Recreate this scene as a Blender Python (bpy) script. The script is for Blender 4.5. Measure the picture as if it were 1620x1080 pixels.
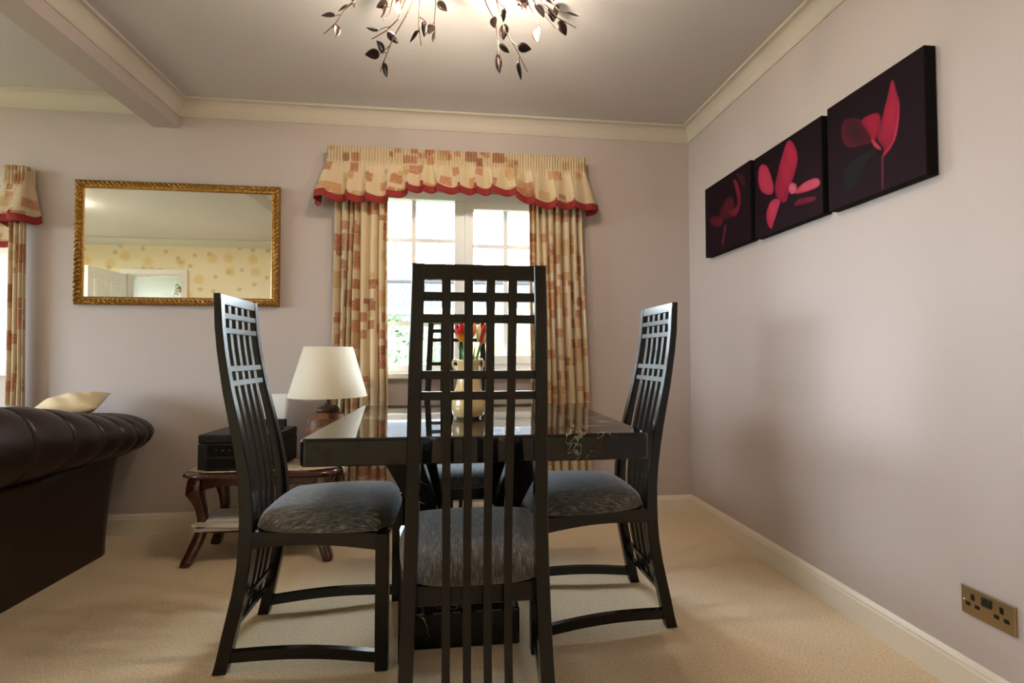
import bpy, bmesh, math, random
import numpy as np
from mathutils import Vector, Matrix

for o in list(bpy.data.objects):
    bpy.data.objects.remove(o, do_unlink=True)
scn = bpy.context.scene
COL = scn.collection
PI = math.pi
R = math.radians

# ------------------------------------------------------------------ camera
cam_d = bpy.data.cameras.new('camera')
cam_d.sensor_width = 36.0
cam_d.lens = 756.449 / 1620 * 36.0
cam_d.clip_start = 0.02
cam = bpy.data.objects.new('camera', cam_d)
COL.objects.link(cam)
YAW, PITCH, CAMH = 0.1144, 0.0292, 0.9692
fw = Vector((math.sin(YAW) * math.cos(PITCH), math.cos(YAW) * math.cos(PITCH), math.sin(PITCH)))
rt = Vector((math.cos(YAW), -math.sin(YAW), 0))
up = rt.cross(fw)
cam.matrix_world = Matrix(((rt.x, up.x, -fw.x, 0), (rt.y, up.y, -fw.y, 0), (rt.z, up.z, -fw.z, CAMH), (0, 0, 0, 1)))
scn.camera = cam

# ------------------------------------------------------------------ world, exposure
world = bpy.data.worlds.new('overcast_sky')
scn.world = world
world.use_nodes = True
bg = world.node_tree.nodes['Background']
bg.inputs[0].default_value = (0.86, 0.94, 1.0, 1)
bg.inputs[1].default_value = 10.5
scn.view_settings.view_transform = 'Standard'
scn.view_settings.look = 'None'
scn.view_settings.gamma = 1.0
scn.view_settings.use_curve_mapping = False
scn.view_settings.exposure = 1.58
scn.cycles.use_denoising = True
scn.cycles.max_bounces = 10
scn.cycles.diffuse_bounces = 6
scn.cycles.glossy_bounces = 5
scn.cycles.transparent_max_bounces = 16
scn.cycles.caustics_reflective = False
scn.cycles.caustics_refractive = False
scn.cycles.sample_clamp_indirect = 6.0


def portal(name, loc, rot, sx, sy):
    l = bpy.data.lights.new(name, 'AREA')
    l.shape = 'RECTANGLE'
    l.size, l.size_y = sx, sy
    l.cycles.is_portal = True
    o = bpy.data.objects.new(name, l)
    COL.objects.link(o)
    o.location, o.rotation_euler = loc, rot
    return o


# room dimensions (metres)
D = 2.849        # back wall plane y
XR = 1.4526      # right wall plane x
XL = -5.60       # left wall of the adjoining living area
YF = -1.00       # wall behind the camera
H = 2.40         # ceiling
WX0, WX1, WZ0, WZ1 = -0.56, 0.60, 0.868, 1.97     # dining window opening
BX0, BX1, BZ1 = -4.40, -2.37, 1.985               # bay opening
BY = 3.55                                         # bay front plane
portal('window_portal', (0.02, D + 0.13, 1.42), (R(-90), 0, 0), 1.16, 1.10)
portal('bay_portal', (-3.38, BY + 0.10, 1.42), (R(-90), 0, 0), 1.80, 1.10)
portal('living_portal', (XL - 0.10, 0.9, 1.35), (0, R(-90), 0), 1.5, 2.0)  # portal of the added left-wall window


# ================================================================== helpers
def setp(o, label=None, cat=None, group=None, kind=None):
    if label: o['label'] = label
    if cat: o['category'] = cat
    if group: o['group'] = group
    if kind: o['kind'] = kind
    return o


def thing(name, label, cat, loc=(0, 0, 0), rz=0.0, group=None):
    o = bpy.data.objects.new(name, None)
    o.empty_display_size = 0.1
    COL.objects.link(o)
    o.location = loc
    o.rotation_euler = (0, 0, rz)
    return setp(o, label, cat, group)


class MB:
    """collects geometry for one mesh"""

    def __init__(s):
        s.v, s.f, s.uv = [], [], {}

    def add(s, verts, faces):
        n = len(s.v)
        s.v += [tuple(v) for v in verts]
        s.f += [tuple(i + n for i in f) for f in faces]
        return n

    def box(s, x0, x1, y0, y1, z0, z1):
        s.add([(x0, y0, z0), (x1, y0, z0), (x1, y1, z0), (x0, y1, z0), (x0, y0, z1), (x1, y0, z1), (x1, y1, z1), (x0, y1, z1)],
              [(0, 3, 2, 1), (4, 5, 6, 7), (0, 1, 5, 4), (1, 2, 6, 5), (2, 3, 7, 6), (3, 0, 4, 7)])
        return s

    def bar(s, secs):
        """secs: list of 4-corner sections, lofted and capped"""
        vs, fs = [], []
        for c in secs: vs += [tuple(p) for p in c]
        n = len(secs)
        for i in range(n - 1):
            a = i * 4
            for k in range(4):
                fs.append((a + k, a + (k + 1) % 4, a + 4 + (k + 1) % 4, a + 4 + k))
        fs.append((3, 2, 1, 0))
        e = (n - 1) * 4
        fs.append((e, e + 1, e + 2, e + 3))
        s.add(vs, fs)
        return s

    def tube(s, pts, rad, n=8, cap=True):
        pts = [Vector(p) for p in pts]
        m = len(pts)
        rr = rad if hasattr(rad, '__len__') else [rad] * m
        vs, fs = [], []
        ref = None
        for i, p in enumerate(pts):
            t = (pts[min(i + 1, m - 1)] - pts[max(i - 1, 0)])
            t = t.normalized() if t.length > 1e-9 else Vector((0, 0, 1))
            if ref is None:
                ref = Vector((0, 0, 1)) if abs(t.z) < 0.9 else Vector((1, 0, 0))
            a = t.cross(ref)
            a = a.normalized() if a.length > 1e-6 else t.orthogonal().normalized()
            b = t.cross(a)
            ref = -b if b.dot(ref) < 0 else b
            ref = ref
            for k in range(n):
                th = 2 * PI * k / n
                vs.append(p + (a * math.cos(th) + b * math.sin(th)) * rr[i])
            ref = (a.cross(t)).normalized()
        for i in range(m - 1):
            for k in range(n):
                fs.append((i * n + k, i * n + (k + 1) % n, (i + 1) * n + (k + 1) % n, (i + 1) * n + k))
        if cap:
            fs.append(tuple(range(n - 1, -1, -1)))
            fs.append(tuple((m - 1) * n + k for k in range(n)))
        s.add(vs, fs)
        return s

    def lathe(s, prof, n=32, c=(0, 0, 0), cap=True, rib=None):
        vs, fs = [], []
        for r, z in prof:
            for k in range(n):
                th = 2 * PI * k / n
                q = r * (1 + (rib(th, z) if rib else 0))
                vs.append((c[0] + q * math.cos(th), c[1] + q * math.sin(th), c[2] + z))
        m = len(prof)
        for i in range(m - 1):
            for k in range(n):
                fs.append((i * n + k, i * n + (k + 1) % n, (i + 1) * n + (k + 1) % n, (i + 1) * n + k))
        if cap:
            fs.append(tuple(range(n - 1, -1, -1)))
            fs.append(tuple((m - 1) * n + k for k in range(n)))
        s.add(vs, fs)
        return s

    def grid(s, P, nu, nv, closed=False):
        """P[j][i] rows of points"""
        vs = [tuple(P[j][i]) for j in range(nv) for i in range(nu)]
        fs = []
        for j in range(nv - 1):
            for i in range(nu - 1):
                fs.append((j * nu + i, j * nu + i + 1, (j + 1) * nu + i + 1, (j + 1) * nu + i))
            if closed:
                fs.append((j * nu + nu - 1, j * nu, (j + 1) * nu, (j + 1) * nu + nu - 1))
        s.add(vs, fs)
        return s

    def prism(s, poly, axis, a, b):
        """poly of 2d points extruded along axis from a to b"""
        def mk(p, t):
            return {'x': (t, p[0], p[1]), 'y': (p[0], t, p[1]), 'z': (p[0], p[1], t)}[axis]
        n = len(poly)
        vs = [mk(p, a) for p in poly] + [mk(p, b) for p in poly]
        fs = [tuple(range(n - 1, -1, -1)), tuple(range(n, 2 * n))]
        fs += [(i, (i + 1) % n, n + (i + 1) % n, n + i) for i in range(n)]
        s.add(vs, fs)
        return s

    def build(s, name, mat, parent=None, smooth=False, bevel=0.0, seg=2, uv=None, merge=False, angle=None):
        me = bpy.data.meshes.new(name)
        me.from_pydata(s.v, [], s.f)
        bm = bmesh.new()
        bm.from_mesh(me)
        if merge:
            bmesh.ops.remove_doubles(bm, verts=bm.verts, dist=1e-5)
        bmesh.ops.recalc_face_normals(bm, faces=bm.faces)
        if bevel > 0:
            es = [e for e in bm.edges if len(e.link_faces) == 2 and e.calc_face_angle(0) > 0.5]
            bmesh.ops.bevel(bm, geom=es, offset=bevel, segments=seg, profile=0.5, affect='EDGES', clamp_overlap=True)
        bm.to_mesh(me)
        bm.free()
        if smooth:
            me.polygons.foreach_set('use_smooth', [True] * len(me.polygons))
            if angle:
                try:
                    me.set_sharp_from_angle(angle=angle)
                except Exception:
                    pass
        if uv is not None:
            l = me.uv_layers.new(name='UVMap')
            co = [uv[lp.vertex_index] for lp in me.loops]
            l.data.foreach_set('uv', [c for p in co for c in p])
        if mat: me.materials.append(mat)
        o = bpy.data.objects.new(name, me)
        COL.objects.link(o)
        if parent: o.parent = parent
        return o


def struct(o):
    o['kind'] = 'structure'
    return o


def copy_tree(root, loc, rz, label=None):
    r = root.copy()
    COL.objects.link(r)
    r.location = loc
    r.rotation_euler = (0, 0, rz)
    if label: r['label'] = label
    for ch in list(root.children):
        c = ch.copy()
        COL.objects.link(c)
        c.parent = r
        for g in list(ch.children):
            d = g.copy()
            COL.objects.link(d)
            d.parent = c
    return r


def bez(p0, p1, p2, n=8):
    p0, p1, p2 = Vector(p0), Vector(p1), Vector(p2)
    return [p0 * (1 - t) ** 2 + p1 * 2 * t * (1 - t) + p2 * t * t for t in [i / n for i in range(n + 1)]]


def interp(tab, x):
    xs = [a for a, _ in tab]
    ys = [b for _, b in tab]
    return float(np.interp(x, xs, ys))


def hermite(tab, x):
    """smooth (Catmull-Rom) interpolation in a table sorted by its first value"""
    n = len(tab)
    if x <= tab[0][0]: return tab[0][1]
    if x >= tab[-1][0]: return tab[-1][1]
    for i in range(n - 1):
        if tab[i][0] <= x <= tab[i + 1][0]:
            x0, y0 = tab[i]
            x1, y1 = tab[i + 1]
            h = x1 - x0
            m0 = (y1 - tab[i - 1][1]) / (x1 - tab[i - 1][0]) if i else (y1 - y0) / h
            m1 = (tab[i + 2][1] - y0) / (tab[i + 2][0] - x0) if i < n - 2 else (y1 - y0) / h
            t = (x - x0) / h
            return (2 * t ** 3 - 3 * t * t + 1) * y0 + (t ** 3 - 2 * t * t + t) * h * m0 + (-2 * t ** 3 + 3 * t * t) * y1 + (t ** 3 - t * t) * h * m1


# ================================================================== materials
class NT:
    def __init__(s, name):
        s.m = bpy.data.materials.new(name)
        s.m.use_nodes = True
        s.t = s.m.node_tree
        s.b = s.t.nodes['Principled BSDF']
        s.out = s.t.nodes['Material Output']

    def n(s, typ, props=None, **ins):
        nd = s.t.nodes.new('ShaderNode' + typ)
        for k, v in (props or {}).items(): setattr(nd, k, v)
        for k, v in ins.items():
            key = int(k[1:]) if k[0] == 'i' and k[1:].isdigit() else k
            s.set(nd.inputs[key], v)
        return nd

    def set(s, sock, v):
        if isinstance(v, bpy.types.NodeSocket): s.t.links.new(v, sock)
        elif isinstance(v, bpy.types.Node): s.t.links.new(v.outputs[0], sock)
        else:
            if hasattr(v, '__len__') and len(v) == 3 and sock.type == 'RGBA': v = tuple(v) + (1,)
            sock.default_value = v

    def math(s, op, a, b=None, c=None, clamp=False):
        nd = s.t.nodes.new('ShaderNodeMath')
        nd.operation = op
        nd.use_clamp = clamp
        s.set(nd.inputs[0], a)
        if b is not None: s.set(nd.inputs[1], b)
        if c is not None: s.set(nd.inputs[2], c)
        return nd.outputs[0]

    def mix(s, fac, a, b, mode='MIX'):
        nd = s.t.nodes.new('ShaderNodeMix')
        nd.data_type = 'RGBA'
        nd.blend_type = mode
        s.set(nd.inputs[0], fac)
        s.set(nd.inputs[6], a)
        s.set(nd.inputs[7], b)
        return nd.outputs[2]

    def ramp(s, fac, stops, interp='LINEAR'):
        nd = s.t.nodes.new('ShaderNodeValToRGB')
        nd.color_ramp.interpolation = interp
        e = nd.color_ramp.elements
        while len(e) > 1: e.remove(e[-1])
        e[0].position = stops[0][0]
        e[0].color = tuple(stops[0][1]) + (1,)
        for p, c in stops[1:]:
            q = e.new(p)
            q.color = tuple(c) + (1,)
        s.set(nd.inputs[0], fac)
        return nd.outputs[0]

    def coord(s, which='Object', scale=(1, 1, 1)):
        tc = s.t.nodes.new('ShaderNodeTexCoord')
        mp = s.t.nodes.new('ShaderNodeMapping')
        mp.inputs['Scale'].default_value = scale
        s.t.links.new(tc.outputs[which], mp.inputs[0])
        return mp.outputs[0]

    def world(s, scale=(1, 1, 1)):
        g = s.t.nodes.new('ShaderNodeNewGeometry')
        mp = s.t.nodes.new('ShaderNodeMapping')
        mp.inputs['Scale'].default_value = scale
        s.t.links.new(g.outputs['Position'], mp.inputs[0])
        return mp.outputs[0]

    def noise(s, vec, scale, detail=2.0, rough=0.5, dist=0.0):
        nd = s.n('TexNoise', Scale=scale, Detail=detail, Roughness=rough, Distortion=dist)
        s.t.links.new(vec, nd.inputs['Vector'])
        return nd.outputs['Fac']

    def bump(s, h, strength=0.3, dist=0.01):
        nd = s.n('Bump', Strength=strength, Distance=dist, Height=h)
        s.t.links.new(nd.outputs[0], s.b.inputs['Normal'])

    def p(s, **k):
        for a, v in k.items():
            s.set(s.b.inputs[a.replace('_', ' ')], v)
        return s


def plain(name, col, rough=0.5, spec=0.5, metal=0.0, var=0.06, vscale=6.0, coat=0.0, bump=0.0, bscale=60.0):
    """principled with a faint procedural variation"""
    t = NT(name)
    v = t.coord('Object')
    f = t.noise(v, vscale, 3.0)
    c = t.mix(f, tuple(x * (1 - var) for x in col), tuple(min(1, x * (1 + var)) for x in col))
    t.p(Base_Color=c, Roughness=rough, Metallic=metal, Specular_IOR_Level=spec, Coat_Weight=coat)
    if bump: t.bump(t.noise(v, bscale, 2.0), bump, 0.004)
    return t.m


M = {}


def make_materials():
    # painted plaster
    def paint(name, col, rough=0.75):
        t = NT(name)
        v = t.world()
        c = t.mix(t.noise(v, 1.6, 3.0), tuple(x * 0.975 for x in col), tuple(min(1, x * 1.025) for x in col))
        t.p(Base_Color=c, Roughness=rough, Specular_IOR_Level=0.3)
        t.bump(t.noise(v, 140.0, 2.0), 0.04, 0.003)
        return t.m
    M['wall'] = paint('wall_paint', (0.505, 0.440, 0.425))
    M['ceiling'] = paint('ceiling_paint', (0.56, 0.535, 0.55))
    M['cornice'] = paint('cornice_paint', (0.58, 0.53, 0.47), 0.6)
    M['skirting'] = paint('skirting_gloss', (0.74, 0.68, 0.58), 0.35)
    M['white_paint'] = paint('white_gloss', (0.80, 0.79, 0.76), 0.35)
    M['hall_paint'] = paint('hall_paint', (0.74, 0.79, 0.81))
    M['upvc'] = plain('white_upvc', (0.84, 0.88, 0.92), 0.3, var=0.01)
    M['sill'] = plain('sill_board', (0.80, 0.76, 0.70), 0.35, var=0.02)

    # carpet
    t = NT('carpet')
    v = t.world()
    n1 = t.noise(v, 170.0, 3.0, 0.75)
    n2 = t.noise(v, 3.0, 4.0, 0.6)
    n3 = t.noise(v, 60.0, 2.0)
    c = t.ramp(n1, [(0.34, (0.54, 0.39, 0.23)), (0.66, (0.98, 0.83, 0.60))])
    c = t.mix(t.math('MULTIPLY', n2, 0.35), c, (0.84, 0.65, 0.42))
    t.p(Base_Color=c, Roughness=0.95, Specular_IOR_Level=0.1, Sheen_Weight=0.25)
    t.bump(t.math('ADD', n1, t.math('MULTIPLY', n3, 0.6)), 0.55, 0.008)
    M['carpet'] = t.m

    # floral wallpaper of the wall behind
    t = NT('floral_wallpaper')
    v0 = t.world((1, 1, 1))
    sx = t.n('SeparateXYZ', i0=v0)
    v = t.n('CombineXYZ', X=t.math('ADD', sx.outputs[0], sx.outputs[1]), Y=sx.outputs[2], Z=0.0).outputs[0]
    vo = t.n('TexVoronoi', {'voronoi_dimensions': '2D'}, Scale=3.4, Randomness=0.8)
    t.t.links.new(v, vo.inputs['Vector'])
    wob = t.math('MULTIPLY', t.noise(v, 22.0, 2.0), 0.16)
    d = t.math('SUBTRACT', vo.outputs['Distance'], wob)
    m1 = t.ramp(d, [(0.06, (0.55, 0.55, 0.55)), (0.20, (0, 0, 0))])
    vs = t.n('TexVoronoi', {'voronoi_dimensions': '2D'}, Scale=4.7, Randomness=0.9)
    t.t.links.new(v, vs.inputs['Vector'])
    m2 = t.ramp(t.math('SUBTRACT', vs.outputs['Distance'], wob), [(0.03, (0.6, 0.6, 0.6)), (0.08, (0, 0, 0))])
    c = t.mix(m1, (0.74, 0.60, 0.40), (0.66, 0.40, 0.10))
    c = t.mix(m2, c, (0.42, 0.32, 0.17))
    t.p(Base_Color=c, Roughness=0.7)
    M['wallpaper'] = t.m

    # black lacquered wood
    t = NT('black_lacquered_wood')
    v = t.coord('Object', (8, 8, 1.2))
    c = t.mix(t.noise(v, 14.0, 3.0), (0.0035, 0.0032, 0.003), (0.007, 0.0065, 0.006))
    t.p(Base_Color=c, Roughness=t.math('ADD', 0.17, t.math('MULTIPLY', t.noise(v, 30.0), 0.05)), Specular_IOR_Level=0.38)
    M['black_wood'] = t.m

    # streaky grey velour of the chair seats
    t = NT('grey_streaked_velour')
    v = t.coord('Object', (420, 30, 30))
    n1 = t.noise(v, 1.0, 4.0, 0.8)
    n2 = t.noise(t.coord('Object', (14, 10, 10)), 1.0, 2.0)
    c = t.ramp(n1, [(0.36, (0.020, 0.020, 0.020)), (0.52, (0.10, 0.095, 0.085)), (0.66, (0.42, 0.38, 0.33))])
    c = t.mix(t.math('MULTIPLY', n2, 0.5), c, (0.05, 0.05, 0.05))
    t.p(Base_Color=c, Roughness=0.75, Specular_IOR_Level=0.25, Sheen_Weight=0.55, Sheen_Roughness=0.45, Sheen_Tint=(0.75, 0.85, 1.0))
    t.bump(n1, 0.3, 0.004)
    M['velour'] = t.m

    # polished black marble with thin pale veins
    t = NT('black_marble')
    v = t.world()
    w = t.noise(v, 2.3, 4.0, 0.6, 1.2)
    vein = t.math('ABSOLUTE', t.math('SUBTRACT', w, 0.5))
    m1 = t.ramp(vein, [(0.0, (1, 1, 1)), (0.006, (0, 0, 0))])
    gate = t.ramp(t.noise(v, 3.1, 2.0), [(0.52, (0, 0, 0)), (0.62, (1, 1, 1))])
    cloud = t.noise(v, 5.0, 5.0, 0.65)
    c = t.ramp(cloud, [(0.35, (0.002, 0.002, 0.002)), (0.75, (0.012, 0.011, 0.010))])
    c = t.mix(t.math('MULTIPLY', t.math('MULTIPLY', m1, gate), 0.7), c, (0.45, 0.42, 0.36))
    sp = t.n('TexVoronoi', Scale=9.0)
    t.t.links.new(v, sp.inputs['Vector'])
    m3 = t.math('MULTIPLY', t.ramp(t.math('ADD', sp.outputs['Distance'], t.math('MULTIPLY', t.noise(v, 40.0), 0.1)), [(0.05, (1, 1, 1)), (0.10, (0, 0, 0))]),
                t.ramp(t.noise(v, 4.1, 1.0), [(0.66, (0, 0, 0)), (0.70, (0.6, 0.6, 0.6))]))
    c = t.mix(m3, c, (0.30, 0.32, 0.26))
    t.p(Base_Color=c, Roughness=0.03, Specular_IOR_Level=0.38)
    M['marble'] = t.m

    # patchwork-print cotton of curtains and valances (UV in metres of cloth)
    def patch(name, transl):
        t = NT(name)
        uv = t.n('UVMap').outputs[0]
        weave = t.noise(t.coord('UV', (900, 900, 1)), 1.0, 1.0)
        col = t.mix(weave, (0.60, 0.47, 0.30), (0.70, 0.58, 0.40))
        scr = t.noise(t.coord('UV', (1, 1, 1)), 130.0, 3.0, 0.6, 1.5)
        scrm = t.ramp(scr, [(0.44, (0, 0, 0)), (0.48, (1, 1, 1)), (0.54, (1, 1, 1)), (0.58, (0, 0, 0))])
        for k, (cell, prob, fill, off) in enumerate([(0.052, 0.14, 0.90, (0.013, 0.02)), (0.098, 0.16, 0.92, (0.05, 0.03)), (0.058, 0.20, 0.86, (0.09, 0.07)), (0.034, 0.07, 0.85, (0.31, 0.17))]):
            mp = t.n('Mapping', Vector=uv, Location=(off[0] / cell, off[1] / cell, 0), Scale=(1 / cell, 1 / (cell * 1.08), 1))
            fl = t.n('VectorMath', {'operation': 'FLOOR'}, i0=mp)
            fr = t.n('VectorMath', {'operation': 'FRACTION'}, i0=mp)
            wn = t.n('TexWhiteNoise', {'noise_dimensions': '2D'}, Vector=fl.outputs[0])
            se = t.n('SeparateXYZ', i0=fr)
            sq = t.math('MAXIMUM', t.math('ABSOLUTE', t.math('SUBTRACT', se.outputs[0], 0.5)), t.math('ABSOLUTE', t.math('SUBTRACT', se.outputs[1], 0.5)))
            edge = t.math('LESS_THAN', sq, fill / 2)
            on = t.math('LESS_THAN', wn.outputs['Value'], prob)
            mask = t.math('MULTIPLY', edge, on)
            rc = t.n('SeparateColor', i0=wn.outputs['Color'])
            pc = t.ramp(rc.outputs[1], [(0.0, (0.50, 0.33, 0.16)), (0.22, (0.48, 0.20, 0.09)), (0.42, (0.36, 0.10, 0.05)), (0.66, (0.26, 0.050, 0.030)), (0.84, (0.44, 0.15, 0.10))], 'CONSTANT')
            pc = t.mix(t.math('MULTIPLY', scrm, 0.55), pc, (0.70, 0.50, 0.30))
            col = t.mix(t.math('MULTIPLY', mask, 0.86), col, pc)
        t.p(Base_Color=col, Roughness=0.85, Specular_IOR_Level=0.15, Sheen_Weight=0.1)
        tr = t.n('BsdfTranslucent', Color=col)
        ms = t.n('MixShader', i0=transl, i1=t.b, i2=tr)
        t.t.links.new(ms.outputs[0], t.out.inputs[0])
        return t.m
    M['patch'] = patch('patchwork_curtain_cotton', 0.22)
    M['patch_val'] = patch('patchwork_valance_cotton', 0.10)
    M['hem_red'] = plain('rust_red_hem', (0.28, 0.036, 0.034), 0.8, 0.15)

    # gold carved frame
    t = NT('antique_gold_leaf')
    v = t.coord('Object')
    c = t.mix(t.noise(v, 60.0, 3.0), (0.24, 0.11, 0.020), (0.52, 0.29, 0.075))
    t.p(Base_Color=c, Metallic=0.85, Roughness=0.33)
    M['gold'] = t.m
    t = NT('antique_gold_dark')
    t.p(Base_Color=t.mix(t.noise(t.coord('Object'), 50.0, 3.0), (0.22, 0.10, 0.02), (0.40, 0.20, 0.05)), Metallic=0.7, Roughness=0.45)
    M['gold_dark'] = t.m
    t = NT('mirror_silvering')
    t.p(Base_Color=t.mix(t.noise(t.coord('Object'), 3.0), (0.86, 0.87, 0.83), (0.88, 0.885, 0.85)), Metallic=1.0, Roughness=0.004)
    M['mirror'] = t.m

    # glass panes
    def pane(name, tint, gloss):
        t = NT(name)
        tr = t.n('BsdfTransparent', Color=t.mix(t.noise(t.world(), 2.0), tint, tuple(min(1, x * 1.01) for x in tint)))
        gl = t.n('BsdfGlossy', Color=(1, 1, 1), Roughness=0.01)
        lw = t.n('LayerWeight', Blend=0.12)
        fac = t.math('MULTIPLY', lw.outputs['Fresnel'], gloss)
        ms = t.n('MixShader', i0=fac, i1=tr, i2=gl)
        t.t.links.new(ms.outputs[0], t.out.inputs[0])
        return t.m
    M['glass'] = pane('window_glass', (0.95, 0.975, 0.98), 0.9)

    # leather
    t = NT('dark_brown_leather')
    v = t.coord('Object')
    n = t.noise(v, 90.0, 4.0, 0.7)
    c = t.mix(t.noise(v, 5.0, 3.0), (0.012, 0.0055, 0.004), (0.024, 0.011, 0.0075))
    t.p(Base_Color=c, Roughness=t.math('ADD', 0.30, t.math('MULTIPLY', n, 0.18)), Specular_IOR_Level=0.5)
    t.bump(n, 0.12, 0.003)
    M['leather'] = t.m
    M['seam'] = plain('leather_seam', (0.010, 0.005, 0.004), 0.6)
    M['cream_fabric'] = plain('cream_cotton', (0.82, 0.68, 0.46), 0.9, 0.1, bump=0.15, bscale=300)

    # mahogany
    t = NT('polished_mahogany')
    v = t.coord('Object', (3, 14, 14))
    w = t.noise(v, 3.0, 3.0, 0.5, 0.5)
    c = t.ramp(w, [(0.3, (0.034, 0.007, 0.004)), (0.7, (0.075, 0.016, 0.009))])
    t.p(Base_Color=c, Roughness=0.17, Specular_IOR_Level=0.55, Coat_Weight=0.4, Coat_Roughness=0.08)
    M['mahogany'] = t.m
    # lace
    t = NT('cream_lace')
    v = t.coord('Object')
    c = t.ramp(t.noise(v, 30.0, 3.0), [(0.40, (0.78, 0.70, 0.56)), (0.58, (0.72, 0.62, 0.46)), (0.66, (0.48, 0.36, 0.24))])
    t.p(Base_Color=c, Roughness=0.9)
    t.bump(t.noise(v, 220.0, 2.0), 0.4, 0.003)
    M['lace'] = t.m
    M['shade'] = None
    t = NT('cream_linen_shade')
    v = t.coord('Object', (1, 1, 1))
    c = t.mix(t.noise(v, 240.0, 2.0), (0.80, 0.76, 0.65), (0.88, 0.84, 0.73))
    t.p(Base_Color=c, Roughness=0.85, Specular_IOR_Level=0.1)
    tr = t.n('BsdfTranslucent', Color=c)
    ms = t.n('MixShader', i0=0.30, i1=t.b, i2=tr)
    t.t.links.new(ms.outputs[0], t.out.inputs[0])
    M['shade'] = t.m
    # lamp jar: patchwork of brown squares with cross-hatch
    t = NT('woven_brown_jar')
    tc = t.coord('Object', (1, 1, 1))
    sx = t.n('SeparateXYZ', i0=tc)
    ang = t.math('ARCTAN2', sx.outputs[1], sx.outputs[0])
    uu = t.math('MULTIPLY', ang, 3.2)
    vv = t.math('MULTIPLY', sx.outputs[2], 26.0)
    cb = t.n('CombineXYZ', X=uu, Y=vv, Z=0.0)
    fl = t.n('VectorMath', {'operation': 'FLOOR'}, i0=cb)
    wn = t.n('TexWhiteNoise', {'noise_dimensions': '2D'}, Vector=fl.outputs[0])
    c = t.ramp(wn.outputs['Value'], [(0.0, (0.10, 0.038, 0.020)), (0.35, (0.24, 0.085, 0.036)), (0.7, (0.38, 0.155, 0.06)), (0.9, (0.15, 0.075, 0.045))], 'CONSTANT')
    g = t.noise(t.coord('Object', (60, 60, 260)), 1.0, 2.0)
    c = t.mix(t.math('MULTIPLY', g, 0.55), c, (0.045, 0.020, 0.010))
    t.p(Base_Color=c, Roughness=0.45)
    t.bump(g, 0.5, 0.004)
    M['jar'] = t.m
    M['jar_dark'] = plain('dark_bronze', (0.05, 0.025, 0.014), 0.4)
    M['black_plastic'] = plain('matt_black_plastic', (0.006, 0.006, 0.006), 0.5, bump=0.05, bscale=400)
    M['black_gloss'] = plain('gloss_black_plastic', (0.006, 0.006, 0.006), 0.12)
    M['cable'] = plain('black_cable', (0.012, 0.010, 0.010), 0.5)
    M['paper'] = plain('white_paper', (0.80, 0.79, 0.80), 0.9, 0.1, var=0.02)
    M['paper_b'] = plain('buff_paper', (0.62, 0.55, 0.56), 0.9, 0.1, var=0.03)
    M['brass'] = plain('satin_brass', (0.42, 0.30, 0.16), 0.32, metal=0.9)
    M['brass_edge'] = plain('bright_brass_edge', (0.75, 0.68, 0.58), 0.2, metal=0.95)
    M['vase'] = plain('cream_glazed_ceramic', (0.82, 0.62, 0.31), 0.18, 0.5, var=0.05, coat=0.4)
    M['vase_line'] = plain('olive_glaze_line', (0.38, 0.30, 0.14), 0.3)
    M['stem'] = plain('tulip_green', (0.09, 0.33, 0.06), 0.45, var=0.2)
    M['leafgreen'] = plain('tulip_leaf_green', (0.06, 0.24, 0.07), 0.45, var=0.25)

    def petal(name, a, b, zmid, w):
        t = NT(name)
        v = t.coord('Object')
        z = t.n('SeparateXYZ', i0=v).outputs[2]
        f = t.math('ADD', t.math('MULTIPLY', t.math('SUBTRACT', z, zmid), 1 / w), t.math('MULTIPLY', t.noise(v, 60.0, 3.0), 0.7))
        c = t.ramp(f, [(0.15, a), (0.75, b)])
        t.p(Base_Color=c, Roughness=0.45, Specular_IOR_Level=0.35, Subsurface_Weight=0.0)
        return t.m
    M['petal_red'] = petal('orange_red_petal', (0.90, 0.36, 0.035), (0.62, 0.018, 0.02), 0.018, 0.03)
    M['petal_orange'] = petal('orange_petal', (0.85, 0.30, 0.03), (0.90, 0.45, 0.10), 0.02, 0.04)
    M['petal_cream'] = petal('cream_yellow_petal', (0.86, 0.50, 0.10), (0.88, 0.72, 0.36), 0.012, 0.03)
    M['petal_crimson'] = petal('crimson_petal', (0.70, 0.05, 0.04), (0.50, 0.015, 0.03), 0.012, 0.03)

    M['bronze'] = plain('dark_bronze_metal', (0.026, 0.015, 0.012), 0.35, metal=0.6)
    M['copper'] = plain('copper_wire', (0.17, 0.105, 0.08), 0.30, metal=0.9)
    M['canvas_edge'] = plain('black_canvas_edge', (0.008, 0.007, 0.007), 0.8, 0.1)

    t = NT('canvas_print')
    a = t.n('VertexColor', {'layer_name': 'print'})
    w = t.noise(t.coord('Object'), 700.0, 1.0)
    t.p(Base_Color=t.mix(t.math('MULTIPLY', w, 0.12), a.outputs[0], (0.012, 0.006, 0.008)), Roughness=0.7, Specular_IOR_Level=0.12)
    t.bump(w, 0.12, 0.002)
    M['print'] = t.m

    t = NT('glowing_bulb')
    em = t.n('Emission', Color=(1.0, 0.80, 0.55, 1), Strength=90.0)
    t.t.links.new(em.outputs[0], t.out.inputs[0])
    M['bulb'] = t.m
    t = NT('opal_glass_lit')
    em = t.n('Emission', Color=(1.0, 0.88, 0.70, 1), Strength=18.0)
    t.t.links.new(em.outputs[0], t.out.inputs[0])
    M['opal'] = t.m
    M['frosted'] = plain('frosted_glass_shade', (0.80, 0.76, 0.66), 0.4)

    # outdoors
    t = NT('lawn_grass')
    v = t.world()
    t.p(Base_Color=t.mix(t.noise(v, 9.0, 5.0), (0.045, 0.075, 0.030), (0.10, 0.14, 0.055)), Roughness=0.9, Specular_IOR_Level=0.0)
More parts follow.
